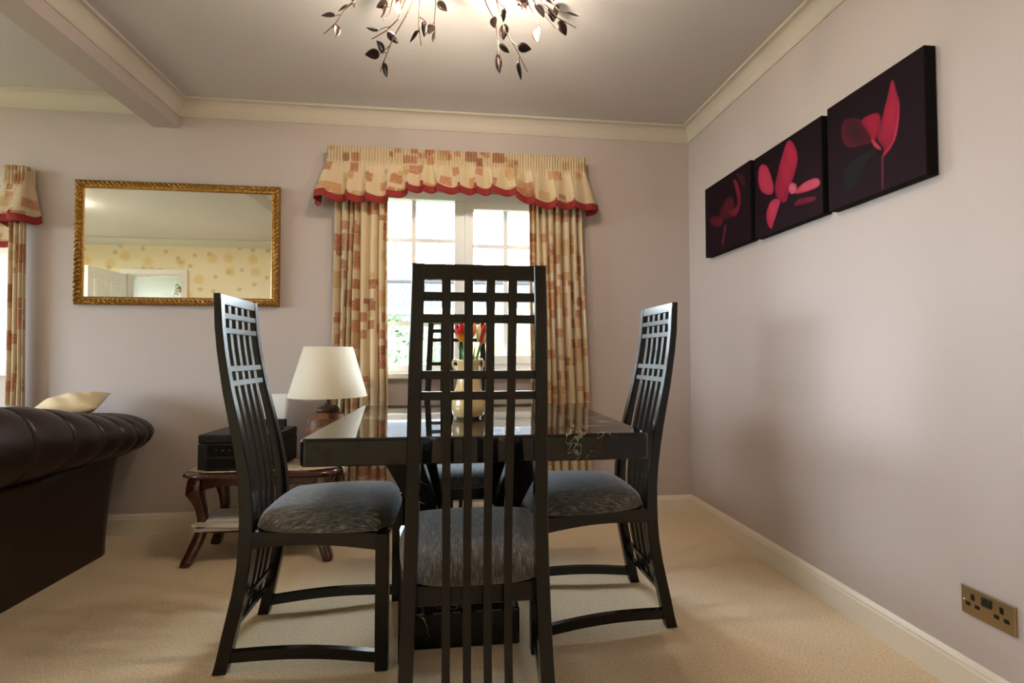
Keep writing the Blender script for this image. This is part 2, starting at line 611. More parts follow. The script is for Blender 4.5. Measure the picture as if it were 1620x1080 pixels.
    M['lawn'] = t.m
    t = NT('hedge_leaves')
    v = t.world()
    t.p(Base_Color=t.mix(t.noise(v, 18.0, 4.0), (0.040, 0.062, 0.036), (0.115, 0.145, 0.085)), Roughness=0.7, Specular_IOR_Level=0.1)
    M['hedge'] = t.m
    t = NT('grey_roof_tiles')
    v = t.coord('Object')
    br = t.n('TexBrick', Scale=1.0)
    t.t.links.new(v, br.inputs['Vector'])
    br.inputs['Brick Width'].default_value = 0.30
    br.inputs['Row Height'].default_value = 0.14
    br.inputs['Mortar Size'].default_value = 0.012
    t.set(br.inputs['Color1'], (0.040, 0.042, 0.047))
    t.set(br.inputs['Color2'], (0.062, 0.058, 0.060))
    t.set(br.inputs['Mortar'], (0.022, 0.022, 0.024))
    t.p(Base_Color=br.outputs[0], Roughness=0.9, Specular_IOR_Level=0.0)
    M['rooftile'] = t.m
    M['ridge'] = plain('grey_ridge_tile', (0.03, 0.03, 0.03), 0.85, 0.0)
    M['brickwall'] = plain('rose_brick', (0.16, 0.085, 0.07), 0.9, var=0.2, vscale=20)
    M['fence_wood'] = plain('golden_fence_wood', (0.26, 0.15, 0.055), 0.8, 0.1, var=0.2, vscale=9)
    M['render_white'] = plain('white_render', (0.42, 0.42, 0.41), 0.8, 0.1)
    M['darkglass'] = plain('dark_far_glass', (0.06, 0.07, 0.08), 0.08)
    M['trunk'] = plain('bark', (0.10, 0.07, 0.05), 0.9, var=0.2)


make_materials()

# ================================================================== the shell of the room
m = MB().box(XL - 0.15, XR + 0.15, YF - 0.15, D + 0.0, -0.12, 0.0)
m.box(BX0 - 0.1, BX1 + 0.1, D, BY + 0.12, -0.12, 0.0)
m.box(-5.2, -2.6, -2.5, YF - 0.15, -0.12, 0.0)
struct(m.build('floor', M['carpet']))
struct(MB().box(XL - 0.15, XR + 0.15, YF - 0.15, D + 0.15, H, H + 0.12).build('ceiling', M['ceiling']))

T = 0.24
w = MB()
w.box(XL - 0.15, BX0, D, D + T, 0, H)
w.box(BX0, BX1, D, D + T, BZ1, H)
w.box(BX1, WX0, D, D + T, 0, H)
w.box(WX0, WX1, D, D + T, 0, WZ0 - 0.035)
w.box(WX0, WX1, D, D + T, WZ1, H)
w.box(WX1, XR + 0.15, D, D + T, 0, H)
struct(w.build('wall_back', M['wall'], merge=False))
struct(MB().box(XR, XR + 0.15, YF - 0.15, D, 0, H).build('wall_right', M['wall']))
DX0, DX1, DZ = -4.235, -3.553, 1.945
w = MB()
w.box(XL - 0.15, DX0, YF - 0.12, YF, 0, H)
w.box(DX0, DX1, YF - 0.12, YF, DZ, H)
w.box(DX1, XR + 0.15, YF - 0.12, YF, 0, H)
struct(w.build('wall_front', M['wallpaper']))
# left wall of the living area; its big unseen window is added for daylight
w = MB()
LW = (-0.1, 1.9, 0.60, 2.10)
w.box(XL - 0.15, XL, YF, LW[0], 0, H)
w.box(XL - 0.15, XL, LW[1], D, 0, H)
w.box(XL - 0.15, XL, LW[0], LW[1], 0, LW[2])
w.box(XL - 0.15, XL, LW[0], LW[1], LW[3], H)
struct(w.build('wall_left', M['wall']))
# bay: side walls, front wall with opening, ceiling
w = MB()
w.box(BX0 - 0.12, BX0, D + T, BY + 0.14, 0, BZ1 + 0.1)
w.box(BX1, BX1 + 0.12, D + T, BY + 0.14, 0, BZ1 + 0.1)
w.box(BX0, BX1, BY, BY + 0.14, 0, WZ0 - 0.03)
w.box(BX0, BX1, BY, BY + 0.14, 1.94, BZ1 + 0.1)
w.box(BX0, -4.28, BY, BY + 0.14, WZ0 - 0.03, 1.94)
w.box(-2.48, BX1, BY, BY + 0.14, WZ0 - 0.03, 1.94)
struct(w.build('wall_bay', M['wall']))
struct(MB().box(BX0 - 0.12, BX1 + 0.12, D + T, BY + 0.14, BZ1, BZ1 + 0.10).build('ceiling_bay', M['ceiling']))
# hall behind the open door
w = MB()
w.box(-5.2, -2.6, -2.5, -2.38, 0, H)
w.box(-2.72, -2.6, -2.38, YF - 0.12, 0, H)
w.box(-5.2, -5.08, -2.38, YF - 0.12, 0, 1.0)
w.box(-5.2, -5.08, -2.38, YF - 0.12, 1.9, H)
w.box(-5.2, -5.08, -2.38, -2.05, 1.0, 1.9)
w.box(-5.2, -5.08, -1.45, YF - 0.12, 1.0, 1.9)
struct(w.build('wall_hall', M['hall_paint']))
struct(MB().box(-5.2, -2.6, -2.5, YF - 0.12, H, H + 0.1).build('ceiling_hall', M['ceiling']))


# cornices and skirtings: profiles swept with mitred ends
def cove_profile(p=0.062, d=0.09):
    pts = [(0, -d), (0.006, -d), (0.006, -d + 0.006)]
    n = 8
    for i in range(n + 1):
        a = i / n * PI / 2
        # concave quarter: centre at (p, -d)
        pts.append((0.008 + (p - 0.016) * (1 - math.cos(a)), -d + 0.008 + (d - 0.020) * math.sin(a)))
    pts += [(p - 0.006, -0.013), (p + 0.003, -0.011), (p + 0.005, -0.006), (p + 0.003, 0), (0, 0)]
    return pts


def skirt_profile(t=0.016, h=0.108):
    return [(0, 0), (t, 0), (t, h - 0.026), (t - 0.003, h - 0.020), (t - 0.003, h - 0.014), (t - 0.009, h - 0.004), (0.004, h), (0, h)]


def run(name, prof, a, b, z, normal, mat, ma=1, mb=1):
    """sweep prof (out, height) from a to b (2-d) with 'normal' pointing into the room; ma/mb: 1 inner mitre, -1 outer, 0 square"""
    a, b, nn = Vector(a), Vector(b), Vector(normal)
    d = (b - a).normalized()
    va = [(*(a + d * (o * ma) + nn * o), z + h) for o, h in prof]
    vb = [(*(b - d * (o * mb) + nn * o), z + h) for o, h in prof]
    n = len(prof)
    mm = MB()
    mm.add(va + vb, [tuple(range(n)), tuple(range(2 * n - 1, n - 1, -1))] + [(i, (i + 1) % n, n + (i + 1) % n, n + i) for i in range(n)])
    return struct(mm.build(name, mat))


BMX1, BMX0, BMZ = -1.557, -1.693, 2.245
CP, SP = cove_profile(), skirt_profile()
run('trim_1', CP, (BMX1, D), (XR, D), H, (0, -1), M['cornice'])
run('trim_2', CP, (XR, D), (XR, YF), H, (-1, 0), M['cornice'])
run('trim_3', CP, (BMX1, YF), (BMX1, D), H, (1, 0), M['cornice'])
run('trim_4', CP, (XL, D), (BMX0, D), H, (0, -1), M['cornice'])
run('trim_5', CP, (BMX0, YF), (XL, YF), H, (0, 1), M['cornice'])
run('trim_6', CP, (XR, YF), (BMX1, YF), H, (0, 1), M['cornice'])
run('trim_7', CP, (XL, YF), (XL, D), H, (1, 0), M['cornice'])
struct(MB().box(BMX0, BMX1, YF, D, BMZ, H).build('trim_8', M['wall']))
run('baseboard_back', SP, (BX1, D), (XR, D), 0, (0, -1), M['skirting'], 0, 1)
run('baseboard_right', SP, (XR, D), (XR, YF), 0, (-1, 0), M['skirting'])
run('baseboard_front', SP, (XR, YF), (DX1 + 0.07, YF), 0, (0, 1), M['skirting'], 1, 0)
run('baseboard_left', SP, (XL, YF), (XL, D), 0, (1, 0), M['skirting'])


# ------------------------------------------------------------------ windows
def window_unit(name, x0, x1, z0, z1, y, lights, frame=0.05, depth=0.06):
    """lights: list of (xa, xb, opening) glazed areas between frame members"""
    root = thing(name, None, None, (0, 0, 0))
    root['kind'] = 'structure'
    f = MB()
    f.box(x0, x1, y, y + depth, z0, z0 + frame)
    f.box(x0, x1, y, y + depth, z1 - frame, z1)
    xs = [x0, x0 + frame]
    f.box(x0, x0 + frame, y, y + depth, z0 + frame, z1 - frame)
    f.box(x1 - frame, x1, y, y + depth, z0 + frame, z1 - frame)
    for i in range(len(lights) - 1):
        f.box(lights[i][1], lights[i + 1][0], y, y + depth, z0 + frame, z1 - frame)
    f.build('window_frame', M['upvc'], root, bevel=0.004)
    for xa, xb, op in lights:
        za, zb = z0 + frame, z1 - frame
        if op:
            s = MB()
            sw = 0.052
            s.box(xa, xb, y - 0.012, y + depth - 0.014, za, za + sw)
            s.box(xa, xb, y - 0.012, y + depth - 0.014, zb - sw, zb)
            s.box(xa, xa + sw, y - 0.012, y + depth - 0.014, za + sw, zb - sw)
            s.box(xb - sw, xb, y - 0.012, y + depth - 0.014, za + sw, zb - sw)
            s.build('sash', M['upvc'], root, bevel=0.004)
            xa, xb, za, zb = xa + sw, xb - sw, za + sw, zb - sw
        hgt = zb - za
        zs = [zb - 0.245 * hgt, za + 0.245 * hgt]
        xm = (xa + xb) / 2
        for z in zs:
            MB().box(xa, xb, y + 0.022, y + 0.034, z - 0.012, z + 0.012).build('glazing_bar', M['upvc'], root)
        MB().box(xm - 0.013, xm + 0.013, y + 0.0225, y + 0.0335, za, zb).build('glazing_bar', M['upvc'], root)
        zz = [za, zs[1], zs[0], zb]
        for i in range(3):
            for (pa, pb) in ((xa, xm), (xm, xb)):
                MB().box(pa, pb, y + 0.026, y + 0.030, zz[i], zz[i + 1]).build('window_pane', M['glass'], root)
    return root


wy = D + 0.07
wroot = window_unit('window_1', WX0, WX1, WZ0, WZ1 - 0.005, wy, [(WX0 + 0.05, -0.018, False), (0.046, WX1 - 0.05, True)])
# sill board and casement handle
MB().box(WX0 - 0.05, WX1 + 0.05, D - 0.030, D - 0.001, WZ0 - 0.035, WZ0).build('window_sill', M['sill'], wroot, bevel=0.006)
MB().box(WX0, WX1, D - 0.001, D + 0.13, WZ0 - 0.034, WZ0 - 0.0005).build('window_sill', M['sill'], wroot)
h = MB().box(0.058, 0.074, wy - 0.022, wy - 0.012, 1.33, 1.40)
h.box(0.059, 0.073, wy - 0.040, wy - 0.022, 1.36, 1.375)
h.box(0.060, 0.072, wy - 0.048, wy - 0.038, 1.26, 1.378)
h.build('handle', M['white_paint'], wroot, bevel=0.002)
broot = window_unit('window_2', -4.28, -2.48, WZ0, 1.94, BY + 0.04, [(-4.23, -3.66, True), (-3.61, -3.11, False), (-3.06, -2.53, True)])
MB().box(-4.30, -2.46, BY - 0.05, BY + 0.04, WZ0 - 0.032, WZ0 - 0.001).build('window_sill', M['sill'], broot, bevel=0.005)
lroot = thing('window_added', None, None)  # unseen living area window, added to let more daylight in
lroot['kind'] = 'structure'
f = MB()
for (ya, yb, za, zb) in ((LW[0], LW[1], LW[2], LW[2] + .05), (LW[0], LW[1], LW[3] - .05, LW[3]), (LW[0], LW[0] + .05, LW[2], LW[3]), (LW[1] - .05, LW[1], LW[2], LW[3]), (0.87, 0.93, LW[2], LW[3])):
    f.box(XL - 0.10, XL - 0.05, ya, yb, za, zb)
f.build('window_frame', M['upvc'], lroot)
for ya, yb in ((LW[0] + .05, 0.87), (0.93, LW[1] - .05)):
    MB().box(XL - 0.078, XL - 0.074, ya, yb, LW[2] + .05, LW[3] - .05).build('window_pane', M['glass'], lroot)

# ------------------------------------------------------------------ open door seen in the mirror
droot = thing('door_1', None, None, (DX0, YF + 0.02, 0), R(87))
droot['kind'] = 'structure'
leaf = MB().box(0.0, 0.70, -0.020, 0.016, 0.006, 1.935)
leaf.build('door_leaf', M['white_paint'], droot, bevel=0.003)
for (xa, xb) in ((0.09, 0.31), (0.39, 0.61)):
    for (za, zb) in ((0.22, 0.86), (1.02, 1.80)):
        for sgn in (-1, 1):
            y0 = -0.020 if sgn < 0 else 0.016
            pm = MB()
            ring = []
            for ins, dy in ((0, 0.0), (0.012, 0.010), (0.030, 0.003), (0.045, 0.008)):
                ring.append([(xa + ins, y0 + sgn * dy, za + ins), (xb - ins, y0 + sgn * dy, za + ins), (xb - ins, y0 + sgn * dy, zb - ins), (xa + ins, y0 + sgn * dy, zb - ins)])
            vs = [p for r_ in ring for p in r_]
            fs = []
            for k in range(3):
                for q in range(4):
                    fs.append((k * 4 + q, k * 4 + (q + 1) % 4, k * 4 + 4 + (q + 1) % 4, k * 4 + 4 + q))
            fs.append((12, 13, 14, 15))
            pm.add(vs, fs)
            pm.build('door_panel', M['white_paint'], droot)
hm = MB()
hm.box(0.635, 0.675, 0.016, 0.021, 0.94, 1.10)
hm.tube([(0.655, 0.020, 1.04), (0.655, 0.060, 1.04), (0.56, 0.062, 1.04)], 0.008, 8)
hm.build('door_handle', M['brass'], droot, smooth=False)
cas = MB()
cas.box(DX0 - 0.065, DX0 + 0.005, YF, YF + 0.018, 0, DZ + 0.06)
cas.box(DX1 - 0.005, DX1 + 0.065, YF, YF + 0.018, 0, DZ + 0.06)
cas.box(DX0 + 0.005, DX1 - 0.005, YF, YF + 0.018, DZ - 0.005, DZ + 0.06)
cas.box(DX0, DX0 + 0.02, YF - 0.12, YF, 0, DZ)
cas.box(DX1 - 0.02, DX1, YF - 0.12, YF, 0, DZ)
cas.box(DX0, DX1, YF - 0.12, YF, DZ - 0.02, DZ)
struct(cas.build('trim_9', M['skirting']))

wl = thing('wall_light', 'small wall light with bell shade on pale hall wall, seen in mirror', 'wall light', (-4.32, -2.38, 1.90))
MB().lathe([(0.035, 0), (0.045, 0.006), (0.02, 0.018)], 16).build('backplate', M['brass'], wl, smooth=True).rotation_euler = (R(-90), 0, 0)
MB().tube([(0, 0.015, 0), (0, 0.05, 0.05), (0, 0.09, 0.075), (0, 0.125, 0.05), (0, 0.13, 0.01)], 0.006, 8).build('arm', M['brass'], wl, smooth=True)
MB().lathe([(0.016, 0.02), (0.022, 0.0), (0.030, -0.04), (0.040, -0.075), (0.056, -0.105), (0.053, -0.105), (0.036, -0.073), (0.018, 0.0)], 20, (0, 0.13, 0), cap=False).build('shade', M['frosted'], wl, smooth=True)


# ================================================================== dining chairs
CH_BACK = [(0.0, 0.0), (0.037, 0.009), (0.13, 0.027), (0.223, 0.047), (0.318, 0.061), (0.413, 0.0645), (0.509, 0.063), (0.586, 0.055), (0.682, 0.039),
           (0.75, 0.026), (0.847, 0.005), (0.945, -0.012), (1.043, -0.026), (1.168, -0.034)]
CH_T = [(0.0, 0.040), (0.5, 0.040), (0.6, 0.038), (0.75, 0.031), (0.9, 0.026), (1.168, 0.023)]


def ch_back(z): return hermite(CH_BACK, z)
def ch_front(z): return ch_back(z) + interp(CH_T, z)
def ch_half(z): return 0.188 - 0.042 * z / 1.168


def make_chair(label):
    root = thing('dining_chair', label, 'chair', group='high-backed black dining chairs')
    W = M['black_wood']
    zs = [0, 0.04, 0.10, 0.17, 0.24, 0.31, 0.37, 0.43, 0.50, 0.57, 0.64, 0.71, 0.78, 0.85, 0.92, 0.99, 1.06, 1.12, 1.168]
    for sg in (-1, 1):
        secs = []
        for z in zs:
            xo = ch_half(z)
            xi = xo - (0.034 - 0.006 * z / 1.168)
            b, f_ = ch_back(z), ch_front(z)
            secs.append([(sg * xi, b, z), (sg * xo, b, z), (sg * xo, f_, z), (sg * xi, f_, z)])
        MB().bar(secs).build('back_post', W, root, bevel=0.0025, seg=1, smooth=True, angle=R(35))
    for xc in (-0.0725, -0.0240, 0.0240, 0.0725):
        secs = []
        zz = [0.098] + [z for z in zs if 0.12 < z < 1.13] + [1.140]
        for z in zz:
            b = ch_back(z) + 0.003
            secs.append([(xc - 0.0095, b, z), (xc + 0.0095, b, z), (xc + 0.0095, b + 0.014, z), (xc - 0.0095, b + 0.014, z)])
        MB().bar(secs).build('slat', W, root, smooth=True, angle=R(35))
    def cross(name, za, zb, d0=0.0095, d1=0.0225):
        secs = []
        for sg in (-1, 1):
            xa = sg * (ch_half(za) - 0.022)
            xb = sg * (ch_half(zb) - 0.022)
            ba, bb = ch_back(za), ch_back(zb)
            secs.append([(xa, ba + d0, za), (xa, ba + d1, za), (xb, bb + d1, zb), (xb, bb + d0, zb)])
        MB().bar(secs).build(name, W, root, bevel=0.0012, seg=1)
    cross('top_rail', 1.134, 1.167, 0.0015, 0.0215)
    for zc in (1.098, 1.050, 0.926, 0.879, 0.180, 0.112):
        cross('cross_bar', zc - 0.0095, zc + 0.0095)
    # seat frame
    def half(y): return 0.172 + (y - 0.10) / (0.49 - 0.10) * (0.228 - 0.172)
    for sg in (-1, 1):
        n = 8
        secs = []
        for i in range(n + 1):
            t = i / n
            y = 0.098 + t * (0.492 - 0.098)
            zl = 0.369 + 0.014 * math.sin(PI * t)
            x1, x0 = sg * half(y), sg * (half(y) - 0.022)
            secs.append([(x0, y, zl), (x1, y, zl), (x1, y, 0.420), (x0, y, 0.420)])
        MB().bar(secs).build('seat_rail', W, root)
        MB().box(*sorted((sg * 0.192, sg * 0.230)), 0.486, 0.526, 0.0, 0.420).build('leg', W, root, bevel=0.003, seg=1)
        secs = []
        for i in range(13):
            t = i / 12
            y = 0.046 + t * (0.490 - 0.046)
            x = sg * (0.171 + 0.040 * t)
            zc = 0.047 - 0.007 * t + 0.012 * math.sin(PI * t)
            secs.append([(x - 0.010, y, zc - 0.016), (x + 0.010, y, zc - 0.016), (x + 0.010, y, zc + 0.016), (x - 0.010, y, zc + 0.016)])
        MB().bar(secs).build('stretcher', W, root, smooth=True, angle=R(35))
    MB().box(-0.192, 0.192, 0.494, 0.516, 0.369, 0.420).build('seat_rail', W, root, bevel=0.002, seg=1)
    MB().box(-0.150, 0.150, 0.106, 0.128, 0.369, 0.418).build('seat_rail', W, root, bevel=0.002, seg=1)
    # upholstered pad
    nu, nv = 29, 29
    P = []
    for j in range(nv):
        v = -1 + 2 * j / (nv - 1)
        row = []
        for i in range(nu):
            u = -1 + 2 * i / (nu - 1)
            # squircle map
            r_ = max(abs(u), abs(v))
            uu, vv = u, v
            k = 0.16 * (abs(u * v)) ** 3
            uu, vv = u * (1 - k), v * (1 - k)
            y = 0.312 + vv * 0.224
            hw = 0.178 + (y - 0.09) / 0.446 * (0.236 - 0.178)
            x = uu * hw
            edge = max(0.0, 1 - r_)
            zt = 0.424 + 0.054 * (1 - (1 - min(1, edge / 0.42)) ** 2.6) ** 0.62 + 0.022 * (1 - u * u) * (1 - v * v)
            row.append((x, y, zt))
        P.append(row)
    mb = MB().grid(P, nu, nv)
    ring = [i for i in range(nu)] + [j * nu + nu - 1 for j in range(1, nv)] + [(nv - 1) * nu + i for i in range(nu - 2, -1, -1)] + [j * nu for j in range(nv - 2, 0, -1)]
    base = len(mb.v)
    mb.v += [(mb.v[i][0] * 0.985, 0.312 + (mb.v[i][1] - 0.312) * 0.985, 0.4205) for i in ring]
    L = len(ring)
    mb.f += [(ring[i], ring[(i + 1) % L], base + (i + 1) % L, base + i) for i in range(L)]
    mb.f.append(tuple(range(base, base + L)))
    setp(mb.build('seat_cushion', M['velour'], root, smooth=True, angle=R(60)), 'grey streaked velour seat pad')
    return root


ch = make_chair('black lattice-back dining chair nearest the camera, its back turned to it')
ch.location = (0.049, 1.070, 0)
copy_tree(ch, (-0.737, 1.755, 0), R(-90 + 0.6), 'black lattice-back dining chair at the table side towards the leather sofa')
copy_tree(ch, (0.781, 1.840, 0), R(90 + 1.0), 'black lattice-back dining chair at the table side below the flower pictures')
copy_tree(ch, (-0.003, 2.530, 0), R(180), 'black lattice-back dining chair on the far side of the table by the window')

# ================================================================== marble dining table
tb = thing('dining_table', 'black polished marble pedestal dining table with thick slab top', 'table', (0.0, 0.0, 0.0))
TX0, TX1, TY0, TY1 = -0.412, 0.546, 1.312, 2.165
def rrect(x0, x1, y0, y1, r, n=5):
    pts = []
    for cx, cy, a0 in ((x1 - r, y1 - r, 0), (x0 + r, y1 - r, 90), (x0 + r, y0 + r, 180), (x1 - r, y0 + r, 270)):
        for i in range(n + 1):
            a = R(a0 + 90 * i / n)
            pts.append((cx + r * math.cos(a), cy + r * math.sin(a)))
    return pts
tm = MB()
lay = [(0.0, 0.676, 0.004), (0.0, 0.680, 0.0), (0.0, 0.742, 0.0), (0.0, 0.747, 0.0025), (0.0, 0.750, 0.008)]
loops = []
for _, z, ins in lay:
    loops.append([(x, y, z) for x, y in rrect(TX0 + ins, TX1 - ins, TY0 + ins, TY1 - ins, 0.022 - ins)])
n = len(loops[0])
vs = [p for l in loops for p in l]
fs = [tuple(range(n - 1, -1, -1)), tuple((len(loops) - 1) * n + i for i in range(n))]
for k in range(len(loops) - 1):
    fs += [(k * n + i, k * n + (i + 1) % n, (k + 1) * n + (i + 1) % n, (k + 1) * n + i) for i in range(n)]
tm.add(vs, fs)
tm.build('table_top', M['marble'], tb, smooth=True, angle=R(25))
TCX, TCY = 0.030, 1.735
for sx in (-1, 1):
    for sy in (-1, 1):
        secs = []
        for i in range(13):
            t = i / 12
            z = 0.11 + t * (0.676 - 0.11)
            g = t ** 1.7
            xo = 0.105 + 0.150 * g
            yo = 0.060 + 0.230 * g
            wd = 0.062 + 0.055 * t ** 2
            dp = 0.040 + 0.020 * t
            a, b = TCX + sx * xo, TCX + sx * (xo - wd)
            c, d = TCY + sy * yo, TCY + sy * (yo - dp)
            secs.append([(a, c, z), (b, c, z), (b, d, z), (a, d, z)])
        MB().bar(secs).build('leg', M['marble'], tb, smooth=True, angle=R(35))
MB().box(TCX - 0.185, TCX + 0.183, 1.624, 1.846, 0.0, 0.120).build('plinth', M['marble'], tb, bevel=0.006)

# ================================================================== jug vase with tulips
VX, VY, VZ = 0.040, 1.700, 0.750
vz = thing('vase', 'cream ribbed ceramic vase with two looped handles on the marble table', 'vase', (VX, VY, VZ))
prof = [(0.030, 0.0), (0.040, 0.001), (0.053, 0.010), (0.0585, 0.030), (0.0575, 0.055), (0.051, 0.085), (0.042, 0.115), (0.0365, 0.145), (0.036, 0.172), (0.041, 0.196), (0.044, 0.205),
        (0.041, 0.205), (0.033, 0.172), (0.033, 0.145), (0.039, 0.11), (0.048, 0.08), (0.053, 0.05), (0.050, 0.02), (0.02, 0.012)]
MB().lathe(prof, 48, rib=lambda th, z: 0.014 * math.cos(12 * th) * max(0, math.sin(PI * min(1, z / 0.17))), cap=True).build('body', M['vase'], vz, smooth=True)
for a in (R(8), R(188)):
    c, s_ = math.cos(a), math.sin(a)
    pts = [(0.034, 0.150), (0.046, 0.165), (0.054, 0.182), (0.055, 0.196), (0.048, 0.205), (0.039, 0.200)]
    MB().tube([(r_ * c, r_ * s_, z) for r_, z in pts], 0.0042, 8).build('handle', M['vase'], vz, smooth=True)
MB().lathe([(0.0530, 0.008), (0.0548, 0.010), (0.0530, 0.012)], 48, rib=lambda th, z: 0.004 * math.cos(12 * th), cap=False).build('glaze_line', M['vase_line'], vz, smooth=True)


def tulip(label, base, mid, head, lean, inner, outer, size=1.0, leaves=()):
    """base, mid, head in world coordinates; the flower cup sits on head"""
    root = thing('tulip', label, 'flower', head, 0, 'tulips in the cream vase')
    size *= 1.16
    hb = Vector(head)
    pts = [p - hb for p in bez(base, mid, head, 10)]
    MB().tube(pts, 0.0036, 8).build('stem', M['stem'], root, smooth=True)
    L = Vector(lean).normalized()
    q = Vector((0, 0, 1)).rotation_difference(L)
    rr_ = random.Random(len(label))
    for ring, (cnt, mt, rad, hh) in enumerate(((3, inner, 0.90, 0.062), (3, outer, 1.0, 0.058))):
        for k in range(cnt):
            a0 = 2 * PI * (k + 0.5 * ring) / cnt + 0.35
            nu, nv = 9, 10
            P = []
            for j in range(nv):
                v = j / (nv - 1)
                r_ = size * rad * 0.0235 * (math.sin(PI * (0.10 + 0.62 * v)) ** 0.75) * (1.0 - 0.10 * v)
                span = 1.25 * (math.sin(PI * min(1, 0.12 + 0.88 * v)) ** 0.55 if v < 0.999 else 0.02)
                if v > 0.6: span *= max(0.03, 1 - ((v - 0.6) / 0.4) ** 2)
                row = []
                for i in range(nu):
                    u = -1 + 2 * i / (nu - 1)
                    th = a0 + u * span * 0.62
                    rad2 = r_ * (1 - 0.10 * u * u) + (0.0012 if ring else 0)
                    z = size * hh * (v - 0.07 * u * u * v)
                    p = Vector((rad2 * math.cos(th), rad2 * math.sin(th), z))
                    row.append(q @ p)
                P.append(row)
            MB().grid(P, nu, nv).build('petal', mt, root, smooth=True)
    for (az, ln, wd, dr) in leaves:
        nu, nv = 5, 12
        P = []
        b0 = Vector(base) - hb + Vector((0, 0, 0.03))
        for j in range(nv):
            v = j / (nv - 1)
            c = b0 + Vector((math.cos(az) * dr * v ** 1.6, math.sin(az) * dr * v ** 1.6, ln * v))
            wv = wd * math.sin(PI * min(0.999, 0.18 + 0.82 * v)) ** 0.8
            row = []
            for i in range(nu):
                u = -1 + 2 * i / (nu - 1)
                sd = Vector((-math.sin(az), math.cos(az), 0)) * (u * wv)
                fold = Vector((math.cos(az), math.sin(az), 0)) * (-0.35 * wv * (1 - u * u))
                row.append(c + sd + fold)
            P.append(row)
        MB().grid(P, nu, nv).build('leaf', M['leafgreen'], root, smooth=True)
    return root


tulip('red tulip with yellow-orange lower petals at the left in the vase', (VX - 0.004, VY, VZ + 0.02), (VX - 0.006, VY, VZ + 0.17), (VX - 0.018, VY - 0.012, VZ + 0.268), (-0.12, -0.10, 1), M['petal_red'], M['petal_red'], 1.0,
      [(R(170), 0.235, 0.010, 0.040), (R(215), 0.21, 0.011, 0.030)])
tulip('pale orange tulip behind the red one', (VX, VY + 0.01, VZ + 0.02), (VX, VY + 0.012, VZ + 0.17), (VX + 0.004, VY + 0.022, VZ + 0.279), (0.05, 0.15, 1), M['petal_orange'], M['petal_orange'], 0.95,
      [(R(80), 0.23, 0.010, 0.03)])
tulip('cream tulip streaked with crimson at the right in the vase', (VX + 0.006, VY - 0.002, VZ + 0.02), (VX + 0.012, VY, VZ + 0.17), (VX + 0.044, VY - 0.006, VZ + 0.264), (0.30, -0.05, 1), M['petal_crimson'], M['petal_cream'], 1.08,
      [(R(5), 0.22, 0.010, 0.045), (R(330), 0.21, 0.010, 0.02)])


# ================================================================== curtains and valances
def curtain(name, label, x0t, x1t, x0b, x1b, y, z0, z1, folds, seed, depth=0.045, parent=None, group='patchwork print curtains'):
    rr_ = random.Random(seed)
    nu, nv = folds * 14 + 1, 26
    ph = [rr_.uniform(-0.9, 0.9) for _ in range(folds + 2)]
    am = [rr_.uniform(0.55, 1.0) for _ in range(folds + 2)]
    wd = [rr_.uniform(0.6, 1.4) for _ in range(folds)]
    cum = np.concatenate([[0], np.cumsum(wd)]) / sum(wd)
    P, uv = [], []
    for j in range(nv):
        t = j / (nv - 1)          # 0 bottom, 1 top
        z = z0 + t * (z1 - z0)
        xa, xb = x0b + (x0t - x0b) * t, x1b + (x1t - x1b) * t
        row = []
        for i in range(nu):
            u = i / (nu - 1) * folds
            k = min(folds - 1, int(u))
            s = u - k
            fx = cum[k] + (cum[k + 1] - cum[k]) * (s + 0.13 * math.sin(2 * PI * s) * (0.4 + 0.6 * am[k]))
            a = am[k] * (1 - s) + am[k + 1] * s
            fold = math.cos(2 * PI * s)
            fold = math.copysign(abs(fold) ** 0.8, fold)
            swing = 0.012 * math.sin(2.0 * t * PI + ph[k] * 2)
            row.append((xa + (xb - xa) * fx + swing * 0.35, y - depth * 0.5 * a * fold * (0.75 + 0.25 * (1 - t)) + swing * 0.2, z))
            uv.append((i / (nu - 1) * abs(xb - xa) * 1.55 + seed * 0.37, z + seed * 0.21))
        P.append(row)
    o = MB().grid(P, nu, nv).build(name, M['patch'], parent, smooth=True, uv=uv)
    sd = o.modifiers.new('cloth', 'SOLIDIFY')
    sd.thickness = 0.0015
    if not parent: setp(o, label, 'curtain', group)
    return o


curtain('curtain', 'patchwork print curtain hanging beside the table lamp', -0.680, -0.395, -0.722, -0.383, D - 0.058, 0.012, 2.05, 7, 1, depth=0.06)
curtain('curtain', 'patchwork print curtain between the dining window and the picture wall', 0.412, 0.735, 0.448, 0.800, D - 0.058, 0.012, 2.05, 8, 2, depth=0.06)


